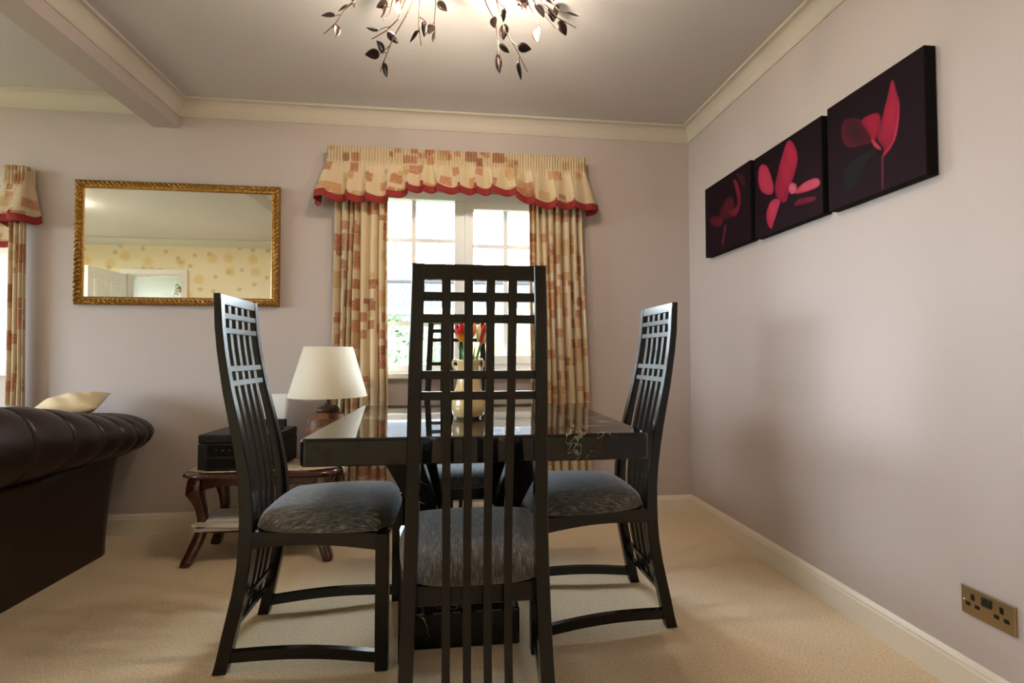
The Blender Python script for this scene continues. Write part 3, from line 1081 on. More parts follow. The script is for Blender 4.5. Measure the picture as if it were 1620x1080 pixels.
def valance(name, label, path, zt, zbot, seed, flare=0.012, head=0.072, band=0.040, amp=0.055, period=0.105):
    """path: polyline (x, y) of the header seen from above, front to the right-hand side; zbot(s) lower edge along length"""
    root = thing(name, label, 'valance', (path[0][0], path[0][1], zt - 0.3))
    off = Vector(root.location)
    pts = [Vector(p) for p in path]
    seg = [(pts[i + 1] - pts[i]).length for i in range(len(pts) - 1)]
    tot = sum(seg)
    n = int(tot / 0.0030)
    rr_ = random.Random(seed)
    base, nrm, S = [], [], []
    cen = (pts[0] + pts[-1]) / 2
    for i in range(n + 1):
        s = tot * i / n
        a = s
        k = 0
        while k < len(seg) - 1 and a > seg[k]:
            a -= seg[k]
            k += 1
        d = (pts[k + 1] - pts[k]).normalized()
        base.append(pts[k] + d * a)
        nrm.append(Vector((d.y, -d.x)))
        S.append(s)
    # blur normals at corners
    for _ in range(10):
        nrm = [(nrm[max(0, i - 1)] + nrm[i] + nrm[min(n, i + 1)]).normalized() for i in range(n + 1)]
    # fold phase with irregular periods
    phs, ph = [], 0.0
    nxt = [rr_.uniform(0.72, 1.3) for _ in range(200)]
    cur = 0
    for i in range(n + 1):
        phs.append(ph)
        ph += (S[1] - S[0]) / (period * nxt[int(ph)])
    rows = [0, 0.01, head * 0.5, head - 0.008, head + 0.004]
    P, UV, PB, UVB = [], [], [], []
    def pt(i, f, z, extra=0.0):
        """f 0 at foot of header .. 1 at the lower edge"""
        ridge = 0.0080 * math.sin(2 * PI * S[i] / 0.0160) * (1 - min(1, f * 4)) if f < 0.25 else 0.0
        p_ = phs[i]
        w_ = math.sin(2 * PI * p_) + 0.38 * math.sin(4 * PI * p_ + 1.1)
        o_ = amp * (f ** 0.8) * (0.55 + 0.45 * w_) + 0.030 * f + ridge + extra
        sk = 0.026 * f * math.cos(2 * PI * p_ + 0.5)
        q = base[i] + nrm[i] * o_
        d = Vector((-nrm[i].y, nrm[i].x))
        q = q + d * sk
        q = Vector((cen.x + (q.x - cen.x) * (1 + flare * f), q.y))
        return (q.x - off.x, q.y - off.y, z - off.z)
    nr = 15
    for r_ in range(5):
        P.append([pt(i, 0.0, zt - rows[r_]) for i in range(n + 1)])
        UV += [(S[i] * 1.25 + seed, zt - rows[r_]) for i in range(n + 1)]
    for r_ in range(1, nr + 1):
        f = r_ / nr
        row = []
        for i in range(n + 1):
            zb = zbot(S[i] / tot) + band + 0.010 * math.sin(2 * PI * phs[i] + 0.6)
            za = zt - head
            row.append(pt(i, f * 0.93, za + (zb - za) * f))
            UV.append((S[i] * 1.25 + seed, za + (zb - za) * f))
        P.append(row)
    fab = MB().grid(P, n + 1, 5 + nr).build('fabric', M['patch_val'], root, smooth=True, uv=UV)
    for r_ in range(4):
        f = 0.93 + 0.07 * r_ / 3
        row = []
        for i in range(n + 1):
            zb = zbot(S[i] / tot) + 0.010 * math.sin(2 * PI * phs[i] + 0.6)
            row.append(pt(i, f, zb + band * (1 - r_ / 3) + 0.001, 0.0022))
        PB.append(row)
    hem = MB().grid(PB, n + 1, 4).build('hem_band', M['hem_red'], root, smooth=True)
    setp(hem, 'rust red border along the lower edge')
    for o in (fab, hem):
        sd = o.modifiers.new('cloth', 'SOLIDIFY')
        sd.thickness = 0.002
    return root


def zb_main(t):
    x = -0.80 + 1.6 * t
    x = abs(x - 0.01)
    e = 1.826
    c = 1.892
    k = min(1, max(0, (x - 0.24) / 0.20))
    k = k * k * (3 - 2 * k)
    return c + (e - c) * k


valance('valance', 'gathered patchwork valance with rust red hem above the dining window', [(-0.720, D - 0.006), (-0.720, D - 0.100), (0.748, D - 0.100), (0.748, D - 0.006)], 2.148, zb_main, 3)
# bay window drapes at the left edge
valance('valance', 'end of the bay window valance beside the gilt mirror', [(-2.275, D - 0.006), (-2.275, D - 0.070), (-2.365, D - 0.070), (-2.42, D + 0.30), (-2.50, BY - 0.10), (-4.25, BY - 0.10), (-4.36, D + 0.30)][::-1], 1.972, lambda t: 1.672, 5, flare=0.0, amp=0.018)
curtain('curtain', 'narrow patchwork curtain beside the bay window at the left edge', -2.345, -2.275, -2.355, -2.262, D - 0.045, 0.012, 1.90, 3, 4, depth=0.04)

# ================================================================== gilt mirror
mr = thing('wall_mirror', 'rectangular wall mirror in carved gilt frame', 'mirror', (-1.531, D - 0.002, 1.245))
MW, MH, FWD = 1.056, 0.680, 0.046
mr.rotation_euler = (R(0.573), 0, 0)     # hangs leaning slightly forward at the top


def frame_side(length, horizontal):
    """carved moulding, length along +x, width along +z (0 outer .. FWD inner), relief towards -y"""
    nu = int(length / 0.0028)
    prof = [(0.0, 0.0), (0.0, 0.018), (0.003, 0.023), (0.007, 0.026), (0.012, 0.029), (0.017, 0.030), (0.022, 0.0285), (0.027, 0.025), (0.030, 0.021), (0.033, 0.0215), (0.036, 0.0225), (0.039, 0.0205), (0.041, 0.016), (FWD, 0.013), (FWD, 0.0)]
    P = []
    for (w_, hgt) in prof:
        row = []
        for i in range(nu + 1):
            t = i / nu
            a, b = w_, length - w_
            x = a + (b - a) * t
            hh = hgt
            if 0.001 < w_ < 0.029 and hgt > 0.019:
                s = (x / 0.024 + w_ / 0.026)
                leaf_ = abs(math.sin(PI * s))
                hh += 0.017 * (leaf_ ** 0.6) - 0.0125 + 0.004 * abs(math.sin(PI * (x / 0.012 - w_ / 0.018)))
                hh += 0.0028 * math.sin(2 * PI * (x / 0.0087 - w_ / 0.02))
            if 0.031 < w_ < 0.0395:
                hh += 0.0030 * math.sin(2 * PI * x / 0.013)
            row.append((x, -hh, w_))
        P.append(row)
    return MB().grid(P, nu + 1, len(prof))


for (ln, rot, loc) in ((MW, 0, (-MW / 2, 0, 0)), (MH, -90, (MW / 2, 0, 0)), (MW, 180, (MW / 2, 0, MH)), (MH, 90, (-MW / 2, 0, MH))):
    o = frame_side(ln, True).build('frame_side', M['gold'], mr, smooth=True)
    o.rotation_euler = (0, R(rot), 0)
    o.location = loc
MB().box(-MW / 2 + FWD - 0.004, MW / 2 - FWD + 0.004, -0.014, -0.004, FWD - 0.004, MH - FWD + 0.004).build('mirror_glass', M['mirror'], mr)

# ================================================================== three flower canvases
def inside(poly, U, V):
    ins = np.zeros(U.shape, bool)
    n = len(poly)
    for i in range(n):
        x0, y0 = poly[i]
        x1, y1 = poly[(i + 1) % n]
        c = ((y0 > V) != (y1 > V)) & (U < (x1 - x0) * (V - y0) / ((y1 - y0) + 1e-12) + x0)
        ins ^= c
    return ins


def edge_dist(poly, U, V):
    d = np.full(U.shape, 9.0)
    n = len(poly)
    for i in range(n):
        a = np.array(poly[i])
        b = np.array(poly[(i + 1) % n])
        ab = b - a
        t = np.clip(((U - a[0]) * ab[0] + (V - a[1]) * ab[1]) / (ab @ ab + 1e-12), 0, 1)
        d = np.minimum(d, np.hypot(U - a[0] - t * ab[0], V - a[1] - t * ab[1]))
    return d


def smooth_poly(poly, sub=6):
    """closed Catmull-Rom curve through the points"""
    q = []
    n = len(poly)
    for i in range(n):
        p0, p1, p2, p3 = [np.array(poly[(i + k) % n]) for k in (-1, 0, 1, 2)]
        for t in np.linspace(0, 1, sub, endpoint=False):
            v = 0.5 * (2 * p1 + (p2 - p0) * t + (2 * p0 - 5 * p1 + 4 * p2 - p3) * t * t + (3 * p1 - p0 - 3 * p2 + p3) * t ** 3)
            q.append((float(v[0]), float(v[1])))
    return q


CRIM, PINK, DEEP, BLK, ROSE = (0.42, 0.012, 0.045), (0.62, 0.06, 0.13), (0.16, 0.006, 0.018), (0.012, 0.007, 0.010), (0.50, 0.025, 0.07)
PRINTS = {
    3: [([(0.541, 0.366), (0.38, 0.389), (0.244, 0.364), (0.19, 0.283), (0.201, 0.198), (0.262, 0.127), (0.325, 0.174), (0.448, 0.304)], (0.010, 0.012, 0.012), (0.015, 0.014, 0.014), 0.05),
        ([(0.601, 0.3), (0.622, 0.291), (0.616, 0.013), (0.595, 0.017)], (0.10, 0.018, 0.03), (0.15, 0.03, 0.05), 0.01),
        ([(0.177, 0.74), (0.218, 0.793), (0.343, 0.747), (0.437, 0.669), (0.502, 0.532), (0.522, 0.456), (0.407, 0.476), (0.261, 0.518), (0.187, 0.612)], (0.11, 0.008, 0.02), (0.014, 0.008, 0.011), 0.09),
        ([(0.508, 0.703), (0.585, 0.668), (0.598, 0.583), (0.557, 0.488), (0.522, 0.465), (0.458, 0.59), (0.402, 0.695)], (0.22, 0.010, 0.03), CRIM, 0.05),
        ([(0.722, 0.885), (0.758, 0.763), (0.781, 0.659), (0.764, 0.54), (0.725, 0.413), (0.701, 0.332), (0.615, 0.29), (0.628, 0.353), (0.567, 0.464), (0.58, 0.534), (0.628, 0.644), (0.675, 0.77)], (0.20, 0.008, 0.03), ROSE, 0.055),
        ([(0.501, 0.49), (0.544, 0.446), (0.597, 0.367), (0.585, 0.362), (0.532, 0.413)], ROSE, PINK, 0.012),
        ([(0.776, 0.68), (0.776, 0.534), (0.73, 0.374), (0.615, 0.285), (0.638, 0.322), (0.709, 0.383), (0.756, 0.544)], CRIM, PINK, 0.015)],
    2: [([(0.632, 0.214), (0.702, 0.251), (0.911, 0.199), (0.878, 0.16), (0.666, 0.192)], (0.10, 0.006, 0.02), (0.20, 0.012, 0.04), 0.02),
        ([(0.346, 0.379), (0.42, 0.33), (0.386, 0.241), (0.315, 0.112), (0.272, 0.048), (0.208, 0.142), (0.202, 0.272), (0.266, 0.367)], CRIM, PINK, 0.05),
        ([(0.145, 0.874), (0.225, 0.804), (0.297, 0.623), (0.32, 0.501), (0.27, 0.459), (0.131, 0.54), (0.065, 0.682), (0.08, 0.848)], CRIM, PINK, 0.06),
        ([(0.656, 0.36), (0.775, 0.4), (0.903, 0.392), (0.964, 0.355), (0.967, 0.298), (0.868, 0.288), (0.671, 0.32)], ROSE, (0.66, 0.12, 0.20), 0.04),
        ([(0.558, 0.962), (0.643, 0.876), (0.688, 0.714), (0.647, 0.565), (0.571, 0.425), (0.511, 0.288), (0.384, 0.366), (0.343, 0.505), (0.389, 0.664), (0.473, 0.853)], (0.24, 0.008, 0.035), ROSE, 0.09),
        ([(0.565, 0.452), (0.615, 0.462), (0.668, 0.41), (0.655, 0.349), (0.596, 0.345), (0.555, 0.395)], ROSE, (0.70, 0.20, 0.28), 0.05)],
    1: [([(0.463, 0.339), (0.506, 0.327), (0.432, 0.079), (0.389, 0.089)], (0.10, 0.012, 0.02), (0.15, 0.02, 0.03), 0.01),
        ([(0.727, 0.945), (0.853, 0.881), (0.907, 0.789), (0.894, 0.695), (0.811, 0.797)], (0.03, 0.007, 0.012), (0.06, 0.008, 0.016), 0.04),
        ([(0.121, 0.544), (0.325, 0.515), (0.434, 0.422), (0.348, 0.356), (0.148, 0.442)], (0.05, 0.006, 0.012), (0.13, 0.008, 0.02), 0.05),
        ([(0.355, 0.567), (0.497, 0.673), (0.604, 0.681), (0.678, 0.584), (0.62, 0.427), (0.434, 0.422)], (0.03, 0.006, 0.010), (0.12, 0.008, 0.018), 0.06),
        ([(0.673, 0.877), (0.752, 0.819), (0.814, 0.624), (0.799, 0.487), (0.721, 0.397), (0.62, 0.412), (0.571, 0.5), (0.725, 0.51), (0.744, 0.619)], (0.10, 0.007, 0.018), (0.26, 0.012, 0.035), 0.035)]}


def canvas(idx, label, ya, yb, z0, z1):
    """ya far edge, yb near edge on the right-hand wall"""
    root = thing('canvas_picture', label, 'picture', (XR, (ya + yb) / 2, z0), 0, 'row of three flower canvases')
    hw, hh, tk = (ya - yb) / 2, z1 - z0, 0.040
    MB().box(-tk, -0.001, -hw, hw, 0, hh).build('stretched_canvas', M['canvas_edge'], root, bevel=0.002, seg=1)
    n = 150
    U, V = np.meshgrid(np.linspace(0, 1, n), np.linspace(0, 1, n))
    C = np.zeros((n, n, 3))
    bgc = np.array((0.012, 0.0028, 0.007))
    C[:] = bgc
    C *= (0.75 + 0.5 * (1 - V))[..., None]
    for poly, c0, c1, soft in PRINTS[idx]:
        sp = smooth_poly(poly) if len(poly) > 4 else poly
        ins = inside(sp, U, V)
        d = edge_dist(sp, U, V)
        cx, cy = np.mean([p[0] for p in sp]), np.mean([p[1] for p in sp])
        k = np.clip(d / soft, 0, 1)
        k = 0.35 * k + 0.65 * np.clip(0.5 + 2.2 * (0.8 * (U - cx) + 0.5 * (V - cy)) + 0.15 * np.sin(40 * (U * 0.9 + V * 0.35)), 0, 1)
        a = np.clip(np.where(ins, 0.5 + d / 0.012, 0.5 - d / 0.012), 0, 1)[..., None]
        col = np.array(c0) * (1 - k[..., None]) + np.array(c1) * k[..., None]
        C = C * (1 - a) + col * a
    P = [[(-tk - 0.0008, hw - 0.002 - (2 * hw - 0.004) * U[j, i], 0.002 + (hh - 0.004) * V[j, i]) for i in range(n)] for j in range(n)]
    o = MB().grid(P, n, n).build('print', M['print'], root)
    at = o.data.color_attributes.new('print', 'FLOAT_COLOR', 'POINT')
    buf = np.ones((n * n, 4), np.float32)
    buf[:, :3] = C.reshape(-1, 3) * 0.8
    at.data.foreach_set('color', buf.ravel())
    setp(o, {1: 'dim dark red bud on black', 2: 'bright pink four-petalled flower on black', 3: 'red upright petal over dark leaf on black'}[idx])
    return root


canvas(1, 'black canvas with a dim dark red bud, nearest the room corner', 2.577, 2.152, 1.527, 1.920)
canvas(2, 'black canvas with a bright pink open flower, middle of the three', 2.118, 1.694, 1.522, 1.908)
canvas(3, 'black canvas with a red upright petal and thin stem, nearest the camera', 1.665, 1.279, 1.517, 1.917)

# ================================================================== brass double socket
so = thing('wall_socket', 'brass double socket plate low on the right wall', 'socket', (XR, 1.174, 0.274))
MB().box(-0.008, -0.0005, -0.067, 0.067, -0.039, 0.039).build('plate', M['brass'], so, bevel=0.002, seg=2)
MB().box(-0.0085, -0.002, -0.0665, 0.0665, 0.0375, 0.0405).build('top_edge', M['brass_edge'], so)
for cy in (0.036, -0.036):
    for (dy, dz, wy_, wz_) in ((0.0, 0.014, 0.0052, 0.0085), (0.0125, -0.008, 0.0068, 0.0055), (-0.0115, -0.008, 0.0068, 0.0055)):
        MB().box(-0.0095, -0.004, cy + dy - wy_, cy + dy + wy_, dz - wz_, dz + wz_).build('pin_hole', M['black_gloss'], so, bevel=0.0015, seg=1)
sw = MB()
sw.prism([(0.0125, 0.0045), (-0.0125, 0.0045), (-0.0125, 0.0285), (0.0125, 0.0285)], 'x', -0.0125, -0.004)
sw.build('rocker_switch', M['black_plastic'], so, bevel=0.002, seg=1)
o = MB().lathe([(0.0028, 0), (0.0028, 0.0012), (0.0015, 0.0018)], 10).build('screw', M['brass_edge'], so, smooth=True)
o.rotation_euler = (0, R(-90), 0)
o.location = (-0.008, 0.058, 0.0)

# ================================================================== mahogany side table and what stands on it
STX, STY, STZ = -0.918, 2.520, 0.425
st = thing('side_table', 'small mahogany side table with curved legs and lower shelf', 'table', (STX, STY, 0))
hx, hy = 0.362, 0.180


def shaped(sx, sy, inset, n=72):
    pts = []
    for i in range(n):
        a = 2 * PI * i / n
        c, s_ = math.cos(a), math.sin(a)
        k = (abs(c) ** 4.2 + abs(s_) ** 4.2) ** (-1 / 4.2)
        w_ = 1 + 0.018 * math.cos(8 * a) - 0.012 * math.cos(4 * a)
        pts.append(((sx - inset) * c * k * w_, (sy - inset) * s_ * k * w_))
    return pts


tp = MB()
lev = [(0.395, 0.020), (0.400, 0.010), (0.406, 0.004), (0.412, 0.0), (0.418, 0.002), (0.4215, 0.007), (0.425, 0.012)]
lp = [[(x, y, z) for x, y in shaped(hx, hy, i_)] for z, i_ in lev]
n = len(lp[0])
tp.add([p for l in lp for p in l], [tuple(range(n - 1, -1, -1)), tuple((len(lp) - 1) * n + i for i in range(n))] +
       [(k * n + i, k * n + (i + 1) % n, (k + 1) * n + (i + 1) % n, (k + 1) * n + i) for k in range(len(lp) - 1) for i in range(n)])
tp.build('table_top', M['mahogany'], st, smooth=True, angle=R(40))


def apron(axis, a, b, at, sgn):
    poly = []
    n = 26
    for i in range(n + 1):
        t = i / n
        u = a + (b - a) * t
        e = min(t, 1 - t)
        low = 0.330 + 0.030 * min(1, e / 0.16) ** 0.6 - 0.014 * math.exp(-((t - 0.5) / 0.10) ** 2)
        poly.append((u, low))
    poly += [(b, 0.396), (a, 0.396)]
    return MB().prism(poly, axis, at - 0.009, at + 0.009)


o = apron('y', -0.27, 0.27, -0.125, 1)
o.build('apron', M['mahogany'], st)
apron('y', -0.27, 0.27, 0.125, 1).build('apron', M['mahogany'], st)
apron('x', -0.11, 0.11, -0.285, 1).build('apron', M['mahogany'], st)
apron('x', -0.11, 0.11, 0.285, 1).build('apron', M['mahogany'], st)
LEGP = [(0.398, 0.000, 0.026), (0.36, 0.004, 0.027), (0.33, 0.006, 0.027), (0.30, -0.004, 0.022), (0.26, -0.018, 0.018), (0.21, -0.026, 0.0165), (0.16, -0.024, 0.017), (0.12, -0.012, 0.020),
        (0.085, 0.002, 0.021), (0.05, 0.018, 0.020), (0.025, 0.030, 0.020), (0.008, 0.036, 0.020), (0.0, 0.034, 0.016)]
for sx in (-1, 1):
    for sy in (-1, 1):
        cx, cy = sx * 0.283, sy * 0.122
        d = Vector((sx * 0.86, sy * 0.5))
        secs = []
        for z, o_, hw in LEGP:
            c = Vector((cx, cy)) + d * o_
            k = hw * 1.12
            secs.append([(c.x - k, c.y - k, z), (c.x + k, c.y - k, z), (c.x + k, c.y + k, z), (c.x - k, c.y + k, z)])
        MB().bar(secs).build('leg', M['mahogany'], st, bevel=0.007, seg=2, smooth=True, angle=R(50))
sh = MB()
lp = [[(x, y, z) for x, y in shaped(0.285, 0.125, i_)] for z, i_ in ((0.138, 0.006), (0.142, 0.0), (0.150, 0.0), (0.154, 0.006))]
sh.add([p for l in lp for p in l], [tuple(range(n - 1, -1, -1)), tuple(3 * n + i for i in range(n))] + [(k * n + i, k * n + (i + 1) % n, (k + 1) * n + (i + 1) % n, (k + 1) * n + i) for k in range(3) for i in range(n)])
sh.build('lower_shelf', M['mahogany'], st, smooth=True, angle=R(40))

# lace runner over the top, one corner hanging down at the right
nu, nv = 81, 21
P = []
for j in range(nv):
    v = -1 + 2 * j / (nv - 1)
    row = []
    for i in range(nu):
        u = -1 + 2 * i / (nu - 1)
        x = u * 0.395
        wv = (1 - max(0, abs(u) - 0.55) ** 1.6 * 2.6) * 0.135 * (1 + 0.015 * math.cos(u * 60))
        wv = max(0.006, wv)
        y = v * wv - 0.006
        z = 0.4262
        lim = 0.352
        if x > lim:
            dx = x - lim
            x, z = lim + 0.006 + 0.3 * min(dx, 0.01), 0.4262 - dx * 1.0
        elif x < -0.335:
            x = -0.335 + (x + 0.335) * 0.15
        row.append((x, y, z))
    P.append(row)
rn = thing('lace_runner', 'cream embroidered lace runner lying on the mahogany side table', 'cloth', (STX, STY, 0))
o = MB().grid(P, nu, nv).build('cloth', M['lace'], rn, smooth=True)
sd = o.modifiers.new('cloth', 'SOLIDIFY')
sd.thickness = 0.0012
sd.offset = 1.0

# papers on the lower shelf, from the bottom up
rp = random.Random(4)
spec = [('large white envelope at the bottom of the paper pile on the side table shelf', 'envelope', 0.25, 0.19, 0.014, 'paper_b', 2), ('folded white newspaper in the middle of the pile on the side table shelf', 'newspaper', 0.26, 0.20, 0.017, 'paper', -5),
        ('buff folder near the top of the paper pile on the side table shelf', 'folder', 0.24, 0.185, 0.011, 'paper_b', 4), ('loose white letter on top of the paper pile on the side table shelf', 'letter', 0.225, 0.17, 0.005, 'paper', -2)]
z = 0.1545
for lab, nm, a, b, tk, mt, ang in spec:
    root = thing(nm, lab, 'paper', (STX - 0.165, STY - 0.035, z), R(ang))
    k = max(1, int(tk / 0.0045))
    for q in range(k):
        z0_, z1_ = tk * q / k, tk * (q + 1) / k - 0.0008
        dx, dy = rp.uniform(-.006, .006), rp.uniform(-.006, .006)
        MB().box(-a / 2 + dx, a / 2 + dx, -b / 2 + dy, b / 2 + dy, z0_, z1_).build('sheet', M[mt], root)
    z += tk

# printer
pr = thing('printer', 'black inkjet printer on the lace-covered side table', 'printer', (-1.018, 2.520, 0.4280), R(-1.5))
PW, PD, PH = 0.180, 0.130, 0.170
MB().box(-PW, PW, -PD, PD, 0.006, 0.128).build('body', M['black_plastic'], pr, bevel=0.006)
MB().box(-PW + 0.001, PW - 0.001, -PD + 0.001, PD - 0.001, 0.130, PH).build('lid', M['black_plastic'], pr, bevel=0.005)
MB().box(-PW + 0.045, PW - 0.05, -PD - 0.004, -PD + 0.004, 0.070, 0.124).build('control_panel', M['black_gloss'], pr, bevel=0.002)
MB().box(-PW + 0.045, PW - 0.05, -PD - 0.005, -PD + 0.004, 0.014, 0.060).build('paper_tray', M['black_gloss'], pr, bevel=0.002)
for k in range(3):
    o = MB().lathe([(0.006, 0), (0.006, 0.003), (0.004, 0.004)], 12).build('button', M['black_plastic'], pr, smooth=True)
    o.rotation_euler = (R(90), 0, 0)
    o.location = (-PW + 0.085 + 0.03 * k, -PD - 0.004, 0.097)
for sx in (-1, 1):
    for sy in (-1, 1):
        MB().box(sx * 0.14 - 0.012, sx * 0.14 + 0.012, sy * 0.10 - 0.012, sy * 0.10 + 0.012, 0.0, 0.007).build('foot', M['black_plastic'], pr)
MB().tube(bez((0.08, 0.06, PH + 0.005), (0.10, 0.02, PH + 0.035), (0.150, -0.02, PH + 0.004), 10), 0.0032, 6).build('cable', M['cable'], pr, smooth=True)
MB().tube([(0.140, -0.024, PH + 0.006), (0.163, -0.010, PH + 0.012)], 0.007, 8).build('plug', M['cable'], pr, smooth=True)
MB().tube(bez((-PW + 0.004, 0.0, 0.10), (-PW - 0.030, -0.05, 0.05), (-PW + 0.004, -0.10, 0.03), 10), 0.003, 6).build('cable', M['cable'], pr, smooth=True)
pp = thing('paper_sheet', 'white paper sheet standing upright behind the printer', 'paper', (-1.020, 2.700, 0.4285), R(-3))
o = MB()
P = [[(-0.105 + 0.21 * i / 8, 0.02 + 0.05 * (j / 10) ** 1.5, 0.33 * j / 10) for i in range(9)] for j in range(11)]
o = o.grid(P, 9, 11).build('sheet', M['paper'], pp, smooth=True)
o.modifiers.new('t', 'SOLIDIFY').thickness = 0.0008
MB().box(-0.11, 0.11, -0.004, 0.016, 0.0, 0.20).build('paper_support', M['black_plastic'], pp, bevel=0.003)

# table lamp
lm = thing('table_lamp', 'table lamp with woven brown jar base and cream tapered shade', 'lamp', (-0.648, 2.520, 0.4280))
jar = [(0.050, 0.0), (0.056, 0.004), (0.058, 0.012), (0.066, 0.03), (0.086, 0.07), (0.099, 0.115), (0.104, 0.155), (0.101, 0.195), (0.090, 0.228), (0.070, 0.250), (0.052, 0.258), (0.040, 0.260)]
MB().lathe(jar, 48).build('jar_body', M['jar'], lm, smooth=True)
MB().lathe([(0.050, 0.258), (0.056, 0.262), (0.057, 0.270), (0.050, 0.280), (0.034, 0.288), (0.016, 0.294), (0.014, 0.310), (0.012, 0.345)], 32).build('lid', M['jar_dark'], lm, smooth=True)
MB().lathe([(0.018, 0.345), (0.018, 0.385), (0.014, 0.39)], 16).build('lamp_holder', M['brass'], lm, smooth=True)
rs = [(0.190, 0.335), (0.117, 0.585), (0.115, 0.585), (0.188, 0.335)]
MB().lathe(rs, 64, cap=False).build('lamp_shade', M['shade'], lm, smooth=True)
f = MB()
for k in range(3):
    a = 2 * PI * k / 3
    f.tube([(0.012 * math.cos(a), 0.012 * math.sin(a), 0.388), (0.160 * math.cos(a) , 0.160 * math.sin(a), 0.432)], 0.002, 6)
f.build('shade_carrier', M['brass'], lm)
MB().lathe([(0.012, 0.388), (0.014, 0.40), (0.028, 0.44), (0.030, 0.455), (0.022, 0.475), (0.004, 0.484)], 20).build('light_bulb', M['frosted'], lm, smooth=True)
MB().tube(bez((0.05, 0.03, 0.006), (0.10, 0.10, 0.004), (0.12, 0.15, 0.003), 8), 0.003, 6).build('cable', M['cable'], lm, smooth=True)


# ================================================================== leather sofa
sf = thing('leather_sofa', 'dark brown leather sofa with rolled pleated back at the left edge', 'sofa', (-1.70, 1.67, 0))
SY0, SY1, SXF = -0.95, 0.975, -0.86      # local: back outer plane x=0, arms run to x=SXF
CR = 0.11
path = [((SXF, SY0), (0, -1))]
path += [((SXF + (abs(SXF) - CR) * i / 10, SY0), (0, -1)) for i in range(1, 11)]
for i in range(1, 13):
    a = R(-90 + 90 * i / 12)
    path.append(((-CR + CR * math.cos(a), SY0 + CR + CR * math.sin(a)), (math.cos(a), math.sin(a))))
nn = 300
for i in range(1, nn):
    path.append(((0, SY0 + CR + (SY1 - SY0 - 2 * CR) * i / nn), (1, 0)))
for i in range(0, 49):
    a = R(90 * i / 48)
    path.append(((-CR + CR * math.cos(a), SY1 - CR + CR * math.sin(a)), (math.cos(a), math.sin(a))))
path += [((-CR + (SXF + CR) * i / 120, SY1), (0, 1)) for i in range(1, 121)]
# arclength at the level of the roll
arc = [0.0]
for i in range(1, len(path)):
    p0 = Vector(path[i - 1][0]) + Vector(path[i - 1][1]) * 0.10
    p1 = Vector(path[i][0]) + Vector(path[i][1]) * 0.10
    arc.append(arc[-1] + (p1 - p0).length)
tot = arc[-1]
ic = max(i for i in range(len(path)) if abs(path[i][0][1] - (SY1 - CR)) < 1e-6 and path[i][1] == (1, 0)) if False else 23 + nn - 1
sc = arc[min(ic, len(arc) - 1)]           # arclength where the far corner starts
seams = []
q = sc - 0.02
step = 0.075
while q > 0.1:
    seams.append(q)
    step = min(0.19, step * 1.22)
    q -= step
q = sc + 0.045
while q < sc + 0.30:
    seams.append(q)
    q += 0.052
while q < tot:
    seams.append(q)
    q += 0.15
PTS = []
for (p, nrm), s in zip(path, arc):
    t = max(0.0, min(1.0, (s - (sc - 0.62)) / 0.72))
    t = t * t * (3 - 2 * t)
    bz = 0.160 - 0.052 * t
    t3 = max(0.0, min(1.0, (s - sc - 0.20) / 0.12))
    ax = 0.150 + 0.062 * t * (1 - t3 * t3 * (3 - 2 * t3)) - 0.012 * t3
    zc = 0.468 + bz
    dd = min(abs(s - q) for q in seams)
    g = 0.5 * math.exp(-(dd / 0.030) ** 1.3) + 0.5 * math.exp(-(dd / 0.006) ** 2)
    bulge = 0.0
    prof = [(0.0, 0.0), (0.0, 0.05), (0.004, 0.12), (0.011, 0.22), (0.022, 0.33), (0.034, 0.42), (0.042, 0.462)]
    for k in range(23):
        th = R(-72 + 292 * k / 22)
        kk = 1 - 0.10 * g * min(1, k / 3) * min(1, (22 - k) / 4)
        prof.append((-0.022 + ax * kk * math.cos(th) * (1 if math.cos(th) > 0 else 0.9), zc + bz * kk * math.sin(th)))
    prof += [(-0.150, 0.46), (-0.150, 0.38), (-0.150, 0.15)]
    PTS.append([(p[0] + nrm[0] * o_, p[1] + nrm[1] * o_, z) for o_, z in prof])
npf = len(PTS[0])
mb = MB().grid(PTS, npf, len(PTS))
mb.f.append(tuple(range(npf)))
e = (len(PTS) - 1) * npf
mb.f.append(tuple(e + i for i in range(npf - 1, -1, -1)))
mb.build('back_and_arms', M['leather'], sf, smooth=True, angle=R(55))
MB().box(SXF - 0.03, -0.12, SY0 + 0.14, SY1 - 0.14, 0.04, 0.27).build('seat_base', M['leather'], sf, bevel=0.02)
for a, b in ((SY0 + 0.155, (SY0 + SY1) / 2 - 0.003), ((SY0 + SY1) / 2 + 0.003, SY1 - 0.155)):
    MB().box(SXF - 0.05, -0.16, a, b, 0.272, 0.43).build('seat_cushion', M['leather'], sf, bevel=0.045, seg=4, smooth=True)
for x in (SXF + 0.03, -0.2):
    for y in (SY0 + 0.2, SY1 - 0.2):
        MB().lathe([(0.022, 0.0), (0.030, 0.008), (0.032, 0.025), (0.024, 0.042)], 16, (x, y, 0)).build('foot', M['mahogany'], sf, smooth=True)
# stitched pleat lines lying in the grooves of the roll
for q in seams:
    k = min(range(len(arc)), key=lambda i_: abs(arc[i_] - q))
    MB().tube([Vector(p) for p in PTS[k][7:27]], 0.0048, 6).build('pleat_seam', M['seam'], sf, smooth=True)

